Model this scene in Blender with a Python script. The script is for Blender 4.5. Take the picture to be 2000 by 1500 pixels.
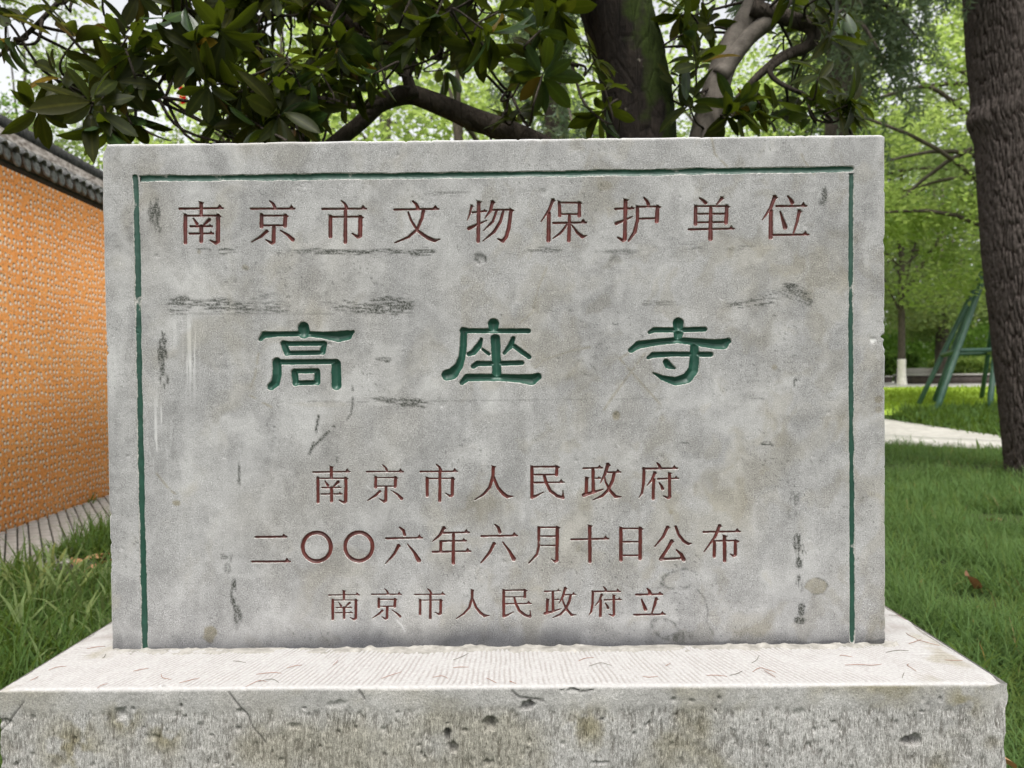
import bpy, math, random
import numpy as np
from mathutils import Matrix, Vector

for o in list(bpy.data.objects):
    bpy.data.objects.remove(o)
scn = bpy.context.scene
COL = scn.collection
rng = np.random.default_rng(7)
random.seed(7)

# ------------------------------------------------------------------ camera
FPX = 1500.0                                   # focal length in photo pixels (2000 wide)
CAM = np.array([0.049, -1.4765, 1.1332])
PITCH, YAW, ROLL = -0.0168, 0.0097, -0.0101
_cz, _sz, _cp, _sp, _cr, _sr = math.cos(YAW), math.sin(YAW), math.cos(PITCH), math.sin(PITCH), math.cos(ROLL), math.sin(ROLL)
FW = np.array([-_sz * _cp, _cz * _cp, _sp])
_rt = np.array([_cz, _sz, 0.0]); _up = np.cross(_rt, FW)
RT = _rt * _cr + _up * _sr
UP = -_rt * _sr + _up * _cr
cd = bpy.data.cameras.new('camera')
cam = bpy.data.objects.new('camera', cd); COL.objects.link(cam)
cd.sensor_width = 36.0; cd.sensor_fit = 'HORIZONTAL'; cd.lens = FPX / 2000.0 * 36.0
cd.clip_start = 0.05; cd.clip_end = 1500.0
M4 = Matrix.Identity(4)
for r_ in range(3):
    M4[r_][0] = RT[r_]; M4[r_][1] = UP[r_]; M4[r_][2] = -FW[r_]; M4[r_][3] = CAM[r_]
cam.matrix_world = M4
cd.dof.use_dof = True; cd.dof.focus_distance = 1.5; cd.dof.aperture_fstop = 5.6
scn.camera = cam

# ------------------------------------------------------------------ sky, sun, exposure
SUN_EL, SUN_AZ = math.radians(62), math.radians(178)     # azimuth clockwise from +Y
world = bpy.data.worlds.new('World'); scn.world = world; world.use_nodes = True
wn, wl = world.node_tree.nodes, world.node_tree.links
wn.clear()
sky = wn.new('ShaderNodeTexSky'); sky.sky_type = 'NISHITA'; sky.sun_disc = False
sky.sun_elevation = SUN_EL; sky.sun_rotation = SUN_AZ
sky.air_density = 1.0; sky.dust_density = 4.0; sky.ozone_density = 1.0
hs = wn.new('ShaderNodeHueSaturation'); hs.inputs['Saturation'].default_value = 0.12
hs.inputs['Value'].default_value = 1.0
bg = wn.new('ShaderNodeBackground'); bg.inputs['Strength'].default_value = 0.15
wo = wn.new('ShaderNodeOutputWorld')
wl.new(sky.outputs[0], hs.inputs['Color']); wl.new(hs.outputs[0], bg.inputs['Color']); wl.new(bg.outputs[0], wo.inputs['Surface'])
sd = bpy.data.lights.new('sun', 'SUN'); sd.energy = 1.5; sd.angle = math.radians(25); sd.color = (1.0, 0.96, 0.9)
sun = bpy.data.objects.new('sun', sd); COL.objects.link(sun)
sv = Vector((math.sin(SUN_AZ) * math.cos(SUN_EL), math.cos(SUN_AZ) * math.cos(SUN_EL), math.sin(SUN_EL)))
sun.rotation_euler = sv.to_track_quat('Z', 'Y').to_euler(); sun.location = (0, 0, 20)
scn.view_settings.view_transform = 'Standard'; scn.view_settings.look = 'None'
scn.view_settings.gamma = 1.0; scn.view_settings.use_curve_mapping = False
scn.view_settings.exposure = 1.0

# ------------------------------------------------------------------ small helpers
def ray(px, py):
    """unit-depth direction of photo pixel(s)"""
    px = np.asarray(px, float); py = np.asarray(py, float)
    return FW + ((px - 1000) / FPX)[..., None] * RT + ((750 - py) / FPX)[..., None] * UP
def at(px, py, y):
    """point of a pixel's direction at world distance y (slab face is y = 0)"""
    d = ray(px, py); t = (y - CAM[1]) / d[..., 1]
    return CAM + d * np.asarray(t)[..., None]
def at_z(px, py, z):
    d = ray(px, py); t = (z - CAM[2]) / d[..., 2]
    return CAM + d * np.asarray(t)[..., None]
def sstep(a, b, x):
    t = np.clip((x - a) / (b - a), 0, 1); return t * t * (3 - 2 * t)
def terrain(y):
    y = np.asarray(y, float)
    return 0.45 * sstep(9.5, 21, y) + 5.0 * sstep(50, 130, y)
def on_ground(px, py):
    d = ray(px, py); t = np.linspace(1.0, 120, 12000)
    P = CAM + d * t[:, None]; k = np.argmax(P[:, 2] <= terrain(P[:, 1]))
    p = P[k].copy(); p[2] = terrain(p[1]); return p
def h2(ix, iy, seed):
    n = (ix.astype(np.int64) * 374761393 + iy.astype(np.int64) * 668265263 + seed * 974634777) & 0xffffffff
    n = ((n ^ (n >> 13)) * 1274126177) & 0xffffffff
    return ((n ^ (n >> 16)) & 0xffff) / 65535.0
def vn(x, y, seed=0):
    x = np.asarray(x, float); y = np.asarray(y, float)
    ix, iy = np.floor(x), np.floor(y); fx, fy = x - ix, y - iy
    fx = fx * fx * (3 - 2 * fx); fy = fy * fy * (3 - 2 * fy)
    a, b = h2(ix, iy, seed), h2(ix + 1, iy, seed); c, d = h2(ix, iy + 1, seed), h2(ix + 1, iy + 1, seed)
    return a + (b - a) * fx + (c - a) * fy + (a - b - c + d) * fx * fy
def fbm(x, y, seed=0, oct=4):
    s, a, t = 0, 0.5, 0
    for k in range(oct):
        s = s + a * vn(x * 2 ** k, y * 2 ** k, seed + k * 17); t += a; a *= 0.5
    return s / t
def worley(x, y, seed=0):
    ix, iy = np.floor(x), np.floor(y); f1 = np.full(x.shape, 9.0); f2 = f1.copy()
    for dx in (-1, 0, 1):
        for dy in (-1, 0, 1):
            cx, cy = ix + dx, iy + dy
            d = np.hypot(cx + h2(cx, cy, seed) - x, cy + h2(cx, cy, seed + 5) - y)
            f2 = np.minimum(f2, np.maximum(f1, d)); f1 = np.minimum(f1, d)
    return f1, f2 - f1

def mesh_obj(name, v, faces, mat, parent=None, smooth=True, attrs=None, link=True):
    """v (n,3); faces: array (m,3|4) or list of such arrays or list of tuples"""
    me = bpy.data.meshes.new(name)
    v = np.asarray(v, np.float32)
    if isinstance(faces, np.ndarray):
        faces = [faces]
    if len(faces) and isinstance(faces[0], np.ndarray):
        fl = [f for f in faces if len(f)]
        loops = np.concatenate([f.ravel() for f in fl]).astype(np.int32)
        tot = np.concatenate([np.full(len(f), f.shape[1]) for f in fl]).astype(np.int32)
        st = np.concatenate([[0], np.cumsum(tot)[:-1]]).astype(np.int32)
        me.vertices.add(len(v)); me.vertices.foreach_set('co', v.ravel())
        me.loops.add(len(loops)); me.loops.foreach_set('vertex_index', loops)
        me.polygons.add(len(tot)); me.polygons.foreach_set('loop_start', st); me.polygons.foreach_set('loop_total', tot)
        me.update(calc_edges=True); me.validate()
    else:
        me.from_pydata([tuple(map(float, p)) for p in v], [], [tuple(int(i) for i in f) for f in faces])
    if smooth:
        me.polygons.foreach_set('use_smooth', np.ones(len(me.polygons), bool))
    for k, a in (attrs or {}).items():
        at_ = me.attributes.new(k, 'FLOAT', 'POINT'); at_.data.foreach_set('value', np.asarray(a, np.float32))
    if mat: me.materials.append(mat)
    o = bpy.data.objects.new(name, me); COL.objects.link(o)
    if parent: o.parent = parent
    return o
def thing(name, label, cat, loc=(0, 0, 0), group=None):
    o = bpy.data.objects.new(name, None); COL.objects.link(o); o.location = loc
    o.empty_display_size = 0.1
    return tag(o, label, cat, group)
def tag(o, label=None, cat=None, group=None, kind=None):
    if label: o['label'] = label
    if cat: o['category'] = cat
    if group: o['group'] = group
    if kind: o['kind'] = kind
    return o
def local(o_parent, v):
    return np.asarray(v, float) - np.array(o_parent.location)
def grid_faces(nu, nv, off=0):
    i, j = np.meshgrid(np.arange(nu - 1), np.arange(nv - 1), indexing='ij')
    a = i * nv + j + off
    return np.stack([a, a + nv, a + nv + 1, a + 1], -1).reshape(-1, 4)
def catmull(P, n):
    P = np.asarray(P, float); Q = np.vstack([2 * P[0] - P[1], P, 2 * P[-1] - P[-2]])
    out = []
    for k in range(len(P) - 1):
        p0, p1, p2, p3 = Q[k:k + 4]
        for t in np.linspace(0, 1, n, endpoint=False):
            out.append(0.5 * ((2 * p1) + (-p0 + p2) * t + (2 * p0 - 5 * p1 + 4 * p2 - p3) * t * t + (-p0 + 3 * p1 - 3 * p2 + p3) * t ** 3))
    out.append(P[-1]); return np.array(out)
def tube(path, sides=10, bump=0.0, seed=0, bf=3.0):
    """path rows x,y,z,r -> verts, faces (closed ends)"""
    path = np.asarray(path, float); c, r = path[:, :3], path[:, 3]
    t = np.gradient(c, axis=0); t /= np.linalg.norm(t, axis=1)[:, None] + 1e-9
    ref = np.array([0.0, 1.0, 0.0]) if abs(t[0][1]) < 0.8 else np.array([1.0, 0, 0])
    u = np.cross(t, ref); u /= np.linalg.norm(u, axis=1)[:, None] + 1e-9
    w = np.cross(t, u)
    a = np.arange(sides) / sides * 2 * math.pi
    n = len(c)
    s = np.concatenate([[0], np.cumsum(np.linalg.norm(np.diff(c, axis=0), axis=1))])
    rr = np.repeat(r[:, None], sides, 1)
    if bump:
        A, S = np.meshgrid(np.cos(a) * 1.5 + 5, s); B, _ = np.meshgrid(np.sin(a) * 1.5 + 5, s)
        nz = fbm(S * bf / (r.mean() * 6) + A * 1.3, B * 1.3 + S * 0.3, seed, 4) - 0.5
        rr = rr * (1 + bump * 2 * nz)
    v = c[:, None, :] + rr[..., None] * (np.cos(a)[None, :, None] * u[:, None, :] + np.sin(a)[None, :, None] * w[:, None, :])
    v = v.reshape(-1, 3)
    i, j = np.meshgrid(np.arange(n - 1), np.arange(sides), indexing='ij'); j2 = (j + 1) % sides
    f = np.stack([i * sides + j, i * sides + j2, (i + 1) * sides + j2, (i + 1) * sides + j], -1).reshape(-1, 4)
    v = np.vstack([v, c[0], c[-1]]); k = np.arange(sides); k2 = (k + 1) % sides
    e1 = np.stack([k2, k, np.full(sides, n * sides)], -1); e2 = np.stack([(n - 1) * sides + k, (n - 1) * sides + k2, np.full(sides, n * sides + 1)], -1)
    return v, [f, np.vstack([e1, e2])]
def merge(parts):
    V, F, off = [], {}, 0
    for v, fs in parts:
        for f in (fs if isinstance(fs, list) else [fs]):
            F.setdefault(f.shape[1], []).append(f + off)
        V.append(v); off += len(v)
    return np.vstack(V), [np.vstack(x) for x in F.values()]
def box(x0, x1, y0, y1, z0, z1):
    v = np.array([(x, y, z) for x in (x0, x1) for y in (y0, y1) for z in (z0, z1)], float)
    f = np.array([(0, 1, 3, 2), (4, 6, 7, 5), (0, 4, 5, 1), (2, 3, 7, 6), (0, 2, 6, 4), (1, 5, 7, 3)])
    return v, [f]

# ------------------------------------------------------------------ materials
class MT:
    def __init__(s, name):
        s.m = bpy.data.materials.new(name); s.m.use_nodes = True
        s.n, s.l = s.m.node_tree.nodes, s.m.node_tree.links
        s.n.clear(); s.out = s.n.new('ShaderNodeOutputMaterial')
        s.p = s.n.new('ShaderNodeBsdfPrincipled'); s.l.new(s.p.outputs[0], s.out.inputs['Surface'])
        s.tc = s.n.new('ShaderNodeTexCoord')
    def link(s, a, b): s.l.new(a, b)
    def setv(s, sock, val):
        if isinstance(val, bpy.types.NodeSocket): s.l.new(val, sock)
        elif isinstance(val, (tuple, list)) and len(val) == 3 and sock.type == 'RGBA': sock.default_value = (*val, 1)
        else: sock.default_value = val
    def mp(s, scale=(1, 1, 1), rot=(0, 0, 0), src='Object'):
        k = s.n.new('ShaderNodeMapping'); k.inputs['Scale'].default_value = scale; k.inputs['Rotation'].default_value = rot
        s.l.new(s.tc.outputs[src], k.inputs['Vector']); return k.outputs[0]
    def noise(s, scale, vec=None, detail=4, rough=0.55, out=0):
        k = s.n.new('ShaderNodeTexNoise'); k.inputs['Scale'].default_value = scale
        k.inputs['Detail'].default_value = detail; k.inputs['Roughness'].default_value = rough
        s.l.new(vec or s.tc.outputs['Object'], k.inputs['Vector']); return k.outputs[out]
    def vor(s, scale, vec=None, feat='F1', out='Distance', rnd=1.0):
        k = s.n.new('ShaderNodeTexVoronoi'); k.feature = feat; k.inputs['Scale'].default_value = scale
        k.inputs['Randomness'].default_value = rnd
        s.l.new(vec or s.tc.outputs['Object'], k.inputs['Vector']); return k.outputs[out]
    def ramp(s, fac, stops, interp='LINEAR'):
        k = s.n.new('ShaderNodeValToRGB'); cr = k.color_ramp; cr.interpolation = interp
        while len(cr.elements) < len(stops): cr.elements.new(0.5)
        for e, (p, c) in zip(cr.elements, stops):
            e.position = p; e.color = (c, c, c, 1) if not isinstance(c, (tuple, list)) else (*c, 1)
        s.l.new(fac, k.inputs[0]); return k.outputs[0]
    def mix(s, fac, a, b, mode='MIX'):
        k = s.n.new('ShaderNodeMix'); k.data_type = 'RGBA'; k.blend_type = mode
        s.setv(k.inputs[0], fac); s.setv(k.inputs[6], a); s.setv(k.inputs[7], b); return k.outputs[2]
    def math(s, op, a, b=0.0, clamp=False):
        k = s.n.new('ShaderNodeMath'); k.operation = op; k.use_clamp = clamp
        s.setv(k.inputs[0], a); s.setv(k.inputs[1], b); return k.outputs[0]
    def attr(s, name):
        k = s.n.new('ShaderNodeAttribute'); k.attribute_name = name; return k.outputs['Fac']
    def bump(s, h, strength, dist=0.01, prev=None):
        k = s.n.new('ShaderNodeBump'); k.inputs['Strength'].default_value = strength; k.inputs['Distance'].default_value = dist
        s.l.new(h, k.inputs['Height'])
        if prev: s.l.new(prev, k.inputs['Normal'])
        return k.outputs[0]
    def done(s, col, rough=0.8, normal=None, spec=0.3):
        s.setv(s.p.inputs['Base Color'], col); s.setv(s.p.inputs['Roughness'], rough)
        s.p.inputs['Specular IOR Level'].default_value = spec
        if normal: s.l.new(normal, s.p.inputs['Normal'])
        return s.m

def stone_base(t, a, b, speck=0.5):
    """mottled weathered limestone"""
    big = t.noise(3.2, detail=5); mid = t.noise(14, detail=5, rough=0.65)
    vert = t.noise(1.0, t.mp((9, 9, 1.6)), detail=4)
    fin = t.noise(70, detail=5, rough=0.7)
    f = t.math('ADD', t.math('ADD', t.math('MULTIPLY', big, 0.20), t.math('MULTIPLY', fin, 0.34)), t.math('ADD', t.math('MULTIPLY', mid, 0.32), t.math('MULTIPLY', vert, 0.18)))
    c = t.mix(t.ramp(f, [(0.40, 0.0), (0.66, 1.0)]), a, b)
    tint = t.noise(5.0, t.mp((1, 1, 0.6), (0, 0, 0.5)), detail=3)
    c = t.mix(t.ramp(tint, [(0.52, 0.0), (0.72, 0.55)]), c, t.mix(1.0, c, (0.93, 0.89, 0.81), 'MULTIPLY'))
    g = t.noise(420, detail=2, rough=0.8)
    c = t.mix(speck, c, t.ramp(g, [(0.30, 0.30), (0.46, 0.90), (0.58, 1.12), (0.72, 1.9)]), 'MULTIPLY')
    pit = t.vor(150); pn = t.noise(40, detail=2)
    c = t.mix(t.math('MULTIPLY', t.ramp(pit, [(0.06, 1.0), (0.14, 0.0)]), t.ramp(pn, [(0.5, 0.0), (0.62, 0.75)])), c, (0.06, 0.06, 0.055))
    return c, g

def mat_slab():
    t = MT('slab_stone')
    c, g = stone_base(t, (0.185, 0.183, 0.179), (0.300, 0.298, 0.294), 0.85)
    c = t.mix(t.attr('light'), c, (0.47, 0.467, 0.458))
    c = t.mix(t.attr('brown'), c, t.mix(1.0, c, (0.74, 0.69, 0.56), 'MULTIPLY'))
    c = t.mix(t.attr('damp'), c, t.mix(1.0, c, (0.24, 0.245, 0.27), 'MULTIPLY'))
    fine = t.noise(260, detail=2, rough=0.7)
    c = t.mix(t.math('MULTIPLY', t.attr('dark'), t.ramp(fine, [(0.36, 0.25), (0.56, 1.0)])), c, (0.032, 0.034, 0.028))
    n = t.bump(g, 0.25, 0.0015)
    n = t.bump(t.noise(60, detail=4), 0.12, 0.004, n)
    return t.done(c, 0.85, n, 0.25)

def mat_paint(name, col, dark, wear):
    """paint in a carved groove, flaked back to stone along the rim"""
    t = MT(name)
    d = t.attr('inset')
    n1 = t.noise(110, detail=4, rough=0.7); n2 = t.noise(16, detail=3)
    lvl = t.math('ADD', d, t.math('MULTIPLY', t.math('SUBTRACT', n1, 0.5), 1.1))
    lvl = t.math('SUBTRACT', lvl, t.math('MULTIPLY', t.ramp(n2, [(0.45, 0.0), (0.75, 1.0)]), wear))
    m = t.ramp(lvl, [(0.30, 0.0), (0.55, 1.0)])
    pc = t.mix(t.ramp(t.noise(45, detail=4), [(0.3, 0.0), (0.7, 1.0)]), dark, col)
    st = t.ramp(t.noise(300, detail=2), [(0.3, (0.20, 0.195, 0.18)), (0.7, (0.42, 0.41, 0.385))])
    c = t.mix(m, st, pc)
    n = t.bump(n1, 0.25, 0.001)
    return t.done(c, t.mix(m, (0.85,) * 3, (0.42,) * 3), n, 0.4)

def mat_pedestal():
    t = MT('pedestal_stone')
    c, g = stone_base(t, (0.20, 0.196, 0.186), (0.34, 0.334, 0.32), 0.6)
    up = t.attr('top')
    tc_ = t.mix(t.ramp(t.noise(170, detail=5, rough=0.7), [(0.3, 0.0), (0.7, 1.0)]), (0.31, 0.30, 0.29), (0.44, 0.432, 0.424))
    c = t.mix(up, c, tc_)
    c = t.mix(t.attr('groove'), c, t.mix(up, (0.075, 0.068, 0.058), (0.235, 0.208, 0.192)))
    tick = t.ramp(t.noise(1.0, t.mp((480, 480, 110)), detail=4, rough=0.8), [(0.38, 1.0), (0.47, 0.0)])
    c = t.mix(t.math('MULTIPLY', tick, t.attr('rough')), c, (0.085, 0.08, 0.07))
    tl_ = t.ramp(t.noise(1.0, t.mp((420, 420, 95), (0, 0, 1.0)), detail=4, rough=0.8), [(0.52, 0.0), (0.62, 0.85)])
    c = t.mix(t.math('MULTIPLY', tl_, t.attr('rough')), c, (0.46, 0.45, 0.43))
    c = t.mix(t.attr('brown'), c, t.mix(1.0, c, (0.62, 0.57, 0.38), 'MULTIPLY'))
    c = t.mix(t.attr('dark'), c, (0.035, 0.033, 0.03))
    n = t.bump(g, 0.35, 0.002); n = t.bump(t.noise(90, detail=5, rough=0.7), 0.35, 0.006, n)
    return t.done(c, 0.9, n, 0.2)

def mat_simple(name, a, b, scale=20, rough=0.8, bump=0.2, dist=0.005, spec=0.3, stretch=(1, 1, 1), lo=0.35, hi=0.65):
    t = MT(name); f = t.noise(scale, t.mp(stretch), detail=6, rough=0.65)
    c = t.mix(t.ramp(f, [(lo, 0.0), (hi, 1.0)]), a, b)
    return t.done(c, rough, t.bump(f, bump, dist) if bump else None, spec)

def mat_leaf(name, top_a, top_b, under, trans, tr=0.35, rough=0.35, spec=0.5, old=None):
    t = MT(name)
    oi = t.n.new('ShaderNodeObjectInfo'); ge = t.n.new('ShaderNodeNewGeometry')
    rv = t.math('FRACT', t.math('ADD', t.attr('rnd'), oi.outputs['Random']))
    c = t.mix(t.ramp(rv, [(0.0, 0.0), (1.0, 1.0)]), top_a, top_b)
    un = t.mix(t.ramp(rv, [(0.3, 0.0), (0.9, 1.0)]), under, t.mix(1.0, under, (1.1, 0.9, 0.65), 'MULTIPLY'))
    c = t.mix(ge.outputs['Backfacing'], c, un)
    tr_c = t.mix(rv, trans, t.mix(1.0, trans, (0.85, 0.9, 0.8), 'MULTIPLY'))
    vein = t.ramp(t.attr('mid'), [(0.80, 0.0), (0.93, 1.0)])
    c = t.mix(t.math('MULTIPLY', vein, 0.6), c, t.mix(1.0, c, (2.6, 2.4, 1.8), 'MULTIPLY'))
    blot = t.noise(9, detail=4); c = t.mix(t.ramp(blot, [(0.45, 0.0), (0.7, 0.55)]), c, t.mix(1.0, c, (0.55, 0.5, 0.4), 'MULTIPLY'))
    if old:
        k = t.ramp(t.math('FRACT', t.math('MULTIPLY', rv, 7.31)), [(0.987, 0.0), (0.992, 1.0)])
        c = t.mix(k, c, old); tr_c = t.mix(k, tr_c, old)
    t.setv(t.p.inputs['Base Color'], c); t.p.inputs['Roughness'].default_value = rough
    t.p.inputs['Specular IOR Level'].default_value = spec
    t.setv(t.p.inputs['Specular IOR Level'], t.math('MULTIPLY', t.math('SUBTRACT', 1.0, t.math('MULTIPLY', ge.outputs['Backfacing'], 0.85)), spec))
    tb = t.n.new('ShaderNodeBsdfTranslucent'); t.setv(tb.inputs['Color'], tr_c)
    mx = t.n.new('ShaderNodeMixShader'); mx.inputs[0].default_value = tr
    t.link(t.p.outputs[0], mx.inputs[1]); t.link(tb.outputs[0], mx.inputs[2]); t.link(mx.outputs[0], t.out.inputs['Surface'])
    return t.m

M = {}
M['slab'] = mat_slab(); M['pedestal'] = mat_pedestal()
M['red'] = mat_paint('faded_red_paint', (0.115, 0.026, 0.021), (0.060, 0.020, 0.017), 0.42)
M['green'] = mat_paint('green_paint', (0.017, 0.070, 0.047), (0.011, 0.048, 0.033), 0.04)
M['border'] = mat_paint('worn_green_paint', (0.015, 0.058, 0.039), (0.009, 0.036, 0.025), 0.72)
M['mortar'] = mat_simple('pale_mortar', (0.19, 0.18, 0.16), (0.35, 0.335, 0.305), 45, 0.95, 0.5, 0.006)

# ------------------------------------------------------------------ the setting: ground, path, paving
def mat_ground():
    t = MT('soil_and_turf')
    f = t.noise(1.3, detail=6); f2 = t.noise(24, detail=6, rough=0.7)
    c = t.mix(t.ramp(f2, [(0.3, 0.0), (0.7, 1.0)]), (0.022, 0.03, 0.012), (0.05, 0.085, 0.022))
    c = t.mix(t.ramp(f, [(0.55, 0.0), (0.75, 0.6)]), c, (0.07, 0.055, 0.035))
    return t.done(c, 0.95, t.bump(f2, 0.6, 0.03), 0.1)
def spaced(a, b, n, p=1.0):
    return a + (b - a) * np.linspace(0, 1, n) ** p
xs = np.concatenate([-spaced(400, 8, 24, 0.5)[:-1] , np.linspace(-8, 14, 45), spaced(14, 400, 24, 2.0)[1:]])
ys = np.concatenate([np.linspace(-60, -3, 12)[:-1], np.linspace(-3, 30, 80), spaced(30, 700, 50, 2.0)[1:]])
gx, gy = np.meshgrid(xs, ys, indexing='ij')
gz = terrain(gy) - 0.004 + 0.02 * (fbm(gx * 1.1, gy * 1.1, 3) - 0.5) * sstep(0.9, 2.0, np.abs(gx))
o = mesh_obj('ground', np.stack([gx, gy, gz], -1).reshape(-1, 3), grid_faces(len(xs), len(ys)), mat_ground())
tag(o, kind='structure')

# pale concrete path on the right, beyond the lawn
M['concrete'] = mat_simple('pale_concrete', (0.30, 0.285, 0.26), (0.44, 0.42, 0.39), 6, 0.9, 0.15, 0.01)
near = [on_ground(500, 800), on_ground(900, 815), on_ground(1200, 835), on_ground(1500, 856), on_ground(1732, 867), on_ground(1860, 873), on_ground(1990, 880), on_ground(2250, 898)]
far = [on_ground(500, 778), on_ground(900, 783), on_ground(1200, 790), on_ground(1500, 800), on_ground(1732, 822), on_ground(1867, 842), on_ground(1970, 857), on_ground(2250, 884)]
pv = []
for a, b in zip(near, far):
    for k in np.linspace(0, 1, 9):
        p = a + (b - a) * k; p[2] = terrain(p[1]) + 0.03; pv.append(p)
pv = np.array(pv); NPT = len(near); top_f = grid_faces(NPT, 9)
skirt = pv.copy(); skirt[:, 2] -= 0.12
idx = [i * 9 for i in range(NPT)]; idx2 = [i * 9 + 8 for i in range(NPT)]
sk = []
for L in (idx, idx2):
    for a, b in zip(L[:-1], L[1:]): sk.append((a, b, b + 9 * NPT, a + 9 * NPT))
o = mesh_obj('concrete_path', np.vstack([pv, skirt]), [top_f, np.array(sk)], M['concrete'], smooth=False); tag(o, kind='structure')
# pale edging band of the path nearest the lawn
kb = []
for a, b in zip(near, far):
    d = (b - a) / np.linalg.norm(b - a)
    for s_, z_ in ((-0.02, -0.1), (-0.02, 0.05), (0.85, 0.052), (0.86, -0.1)):
        p = a + d * s_; p[2] = terrain(p[1]) + z_; kb.append(p)
M['kerb'] = mat_simple('pale_kerb', (0.38, 0.36, 0.33), (0.52, 0.5, 0.46), 9, 0.9, 0.15, 0.01)
o = mesh_obj('path_edging', np.array(kb), grid_faces(NPT, 4), M['kerb'], smooth=False); tag(o, kind='structure')

# ------------------------------------------------------------------ the stele
stele = thing('stone_stele', 'grey inscribed stone slab with green and red carved characters on a rough pedestal', 'stele')
TL, TR, BR, BL = np.array([197, 281.]), np.array([1729.5, 262.]), np.array([1731, 1256.]), np.array([217.5, 1273.])
NU, NV = 612, 397
ST = 2.5
def face_px(u, v):
    u = np.asarray(u)[..., None]; v = np.asarray(v)[..., None]
    return (TL * (1 - u) + TR * u) * (1 - v) + (BL * (1 - u) + BR * u) * v

# ---- characters: strokes measured on the photograph in enlarged crops (ox, oy, scale)
def H(x1, y1, x2, y2, k=25, r=8.5):
    return [('L', [(x1, y1, r * 1.15), (x2, y2, r)]), ('T', (x2 - 2 * k, y2 + 2), (x2 - k, y2 - 1.3 * k), (x2 + 0.25 * k, y2 + 0.3 * k))]
def h(x1, y1, x2, y2, r=8.5): return [('L', [(x1, y1, r), (x2, y2, r)])]
def V(x1, y1, x2, y2, r=17): return [('T', (x1 - 1.15 * r, y1 - 0.7 * r), (x1 + r, y1 + 0.6 * r), (x1 - 0.3 * r, y1 + 1.5 * r)), ('L', [(x1, y1 + 0.6 * r, r * 0.95), (x2, y2, r)])]
def F(x1, y1, x2, y2, r=17): return [('T', (x1 - 1.35 * r, y1 - 0.7 * r), (x1 + 1.8 * r, y1 + 0.15 * r), (x1, y1 + 1.9 * r)), ('L', [(x1, y1 + 0.6 * r, r), (x2, y2, r)])]
def C(x, y, k=1.0): return [('T', (x - 18 * k, y - 21 * k), (x + 30 * k, y + 3 * k), (x + 2 * k, y + 24 * k))]
def L(*p): return [('L', list(p))]
def P(*p):      # falling stroke with a flared head
    r = p[0][2]; x, y = p[0][:2]
    return [('T', (x - 1.2 * r, y - 0.9 * r), (x + 1.7 * r, y + 0.2 * r), (x - 0.1 * r, y + 1.8 * r)), ('L', list(p))]
G = {}
G['nan'] = (330, 370, 4, H(80, 150, 420, 146) + F(248, 100, 248, 190, 16) + V(125, 192, 125, 415) + h(125, 205, 380, 205) + C(384, 206) + L((382, 205, 17), (380, 405, 18), (362, 420, 14), (322, 399, 8))
    + L((190, 228, 7), (216, 268, 15)) + L((312, 236, 16), (268, 278, 8)) + H(165, 288, 335, 288, 16) + H(157, 345, 345, 344, 18) + L((250, 290, 17), (250, 405, 17)))
G['jing'] = (330, 370, 4, L((787, 90, 7), (812, 112, 12), (824, 136, 15)) + H(638, 150, 980, 150) + V(722, 190, 720, 290) + h(722, 205, 905, 205) + C(910, 205) + L((908, 205, 17), (904, 285, 17)) + h(722, 281, 905, 281)
    + L((818, 290, 16), (815, 408, 17), (800, 420, 13), (757, 395, 7)) + P((762, 325, 13), (720, 365, 13), (645, 410, 6)) + L((870, 320, 6), (930, 358, 13), (966, 392, 17)))
G['shi'] = (330, 370, 4, L((1347, 90, 8), (1372, 112, 13), (1384, 138, 15)) + H(1198, 152, 1540, 150) + V(1260, 202, 1260, 368) + h(1260, 215, 1490, 213) + C(1497, 216) + L((1495, 215, 17), (1492, 360, 18), (1475, 372, 14), (1432, 346, 7)) + L((1378, 152, 15), (1376, 412, 17)))
G['wen'] = (330, 370, 4, L((1905, 92, 8), (1932, 115, 13), (1945, 145, 15)) + H(1760, 157, 2105, 152) + L((1988, 165, 15), (1975, 225, 14), (1940, 310, 13), (1870, 372, 11), (1764, 417, 6)) + L((1868, 178, 8), (1890, 240, 10), (1940, 320, 13), (2010, 372, 16), (2075, 400, 16), (2118, 388, 5)))
G['wu'] = (830, 370, 4, P((365, 128, 12), (350, 190, 10), (330, 243, 5)) + H(370, 180, 478, 168, 14) + F(420, 92, 415, 405) + L((342, 305, 16), (410, 272, 11), (480, 243, 7)) + P((528, 98, 16), (512, 165, 13), (466, 228, 5)) + h(515, 160, 670, 158) + C(672, 160)
    + L((672, 165, 15), (655, 300, 16), (635, 368, 16), (608, 405, 14), (570, 386, 7)) + L((560, 165, 11), (530, 250, 12), (456, 323, 5)) + L((612, 165, 12), (590, 250, 13), (540, 330, 13), (452, 404, 5)))
G['bao'] = (830, 370, 4, P((1000, 82, 15), (970, 160, 12), (906, 253, 5)) + L((968, 185, 16), (965, 398, 18)) + V(1050, 92, 1054, 205, 15) + h(1050, 103, 1210, 103) + C(1208, 104, 0.9) + L((1208, 105, 15), (1205, 205, 16)) + h(1052, 192, 1205, 192)
    + L((1130, 200, 14), (1125, 398, 17)) + H(1002, 262, 1260, 258) + L((1112, 272, 9), (1062, 338, 11), (1000, 384, 5)) + L((1145, 275, 7), (1190, 335, 13), (1230, 370, 16), (1264, 362, 5)))
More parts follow.
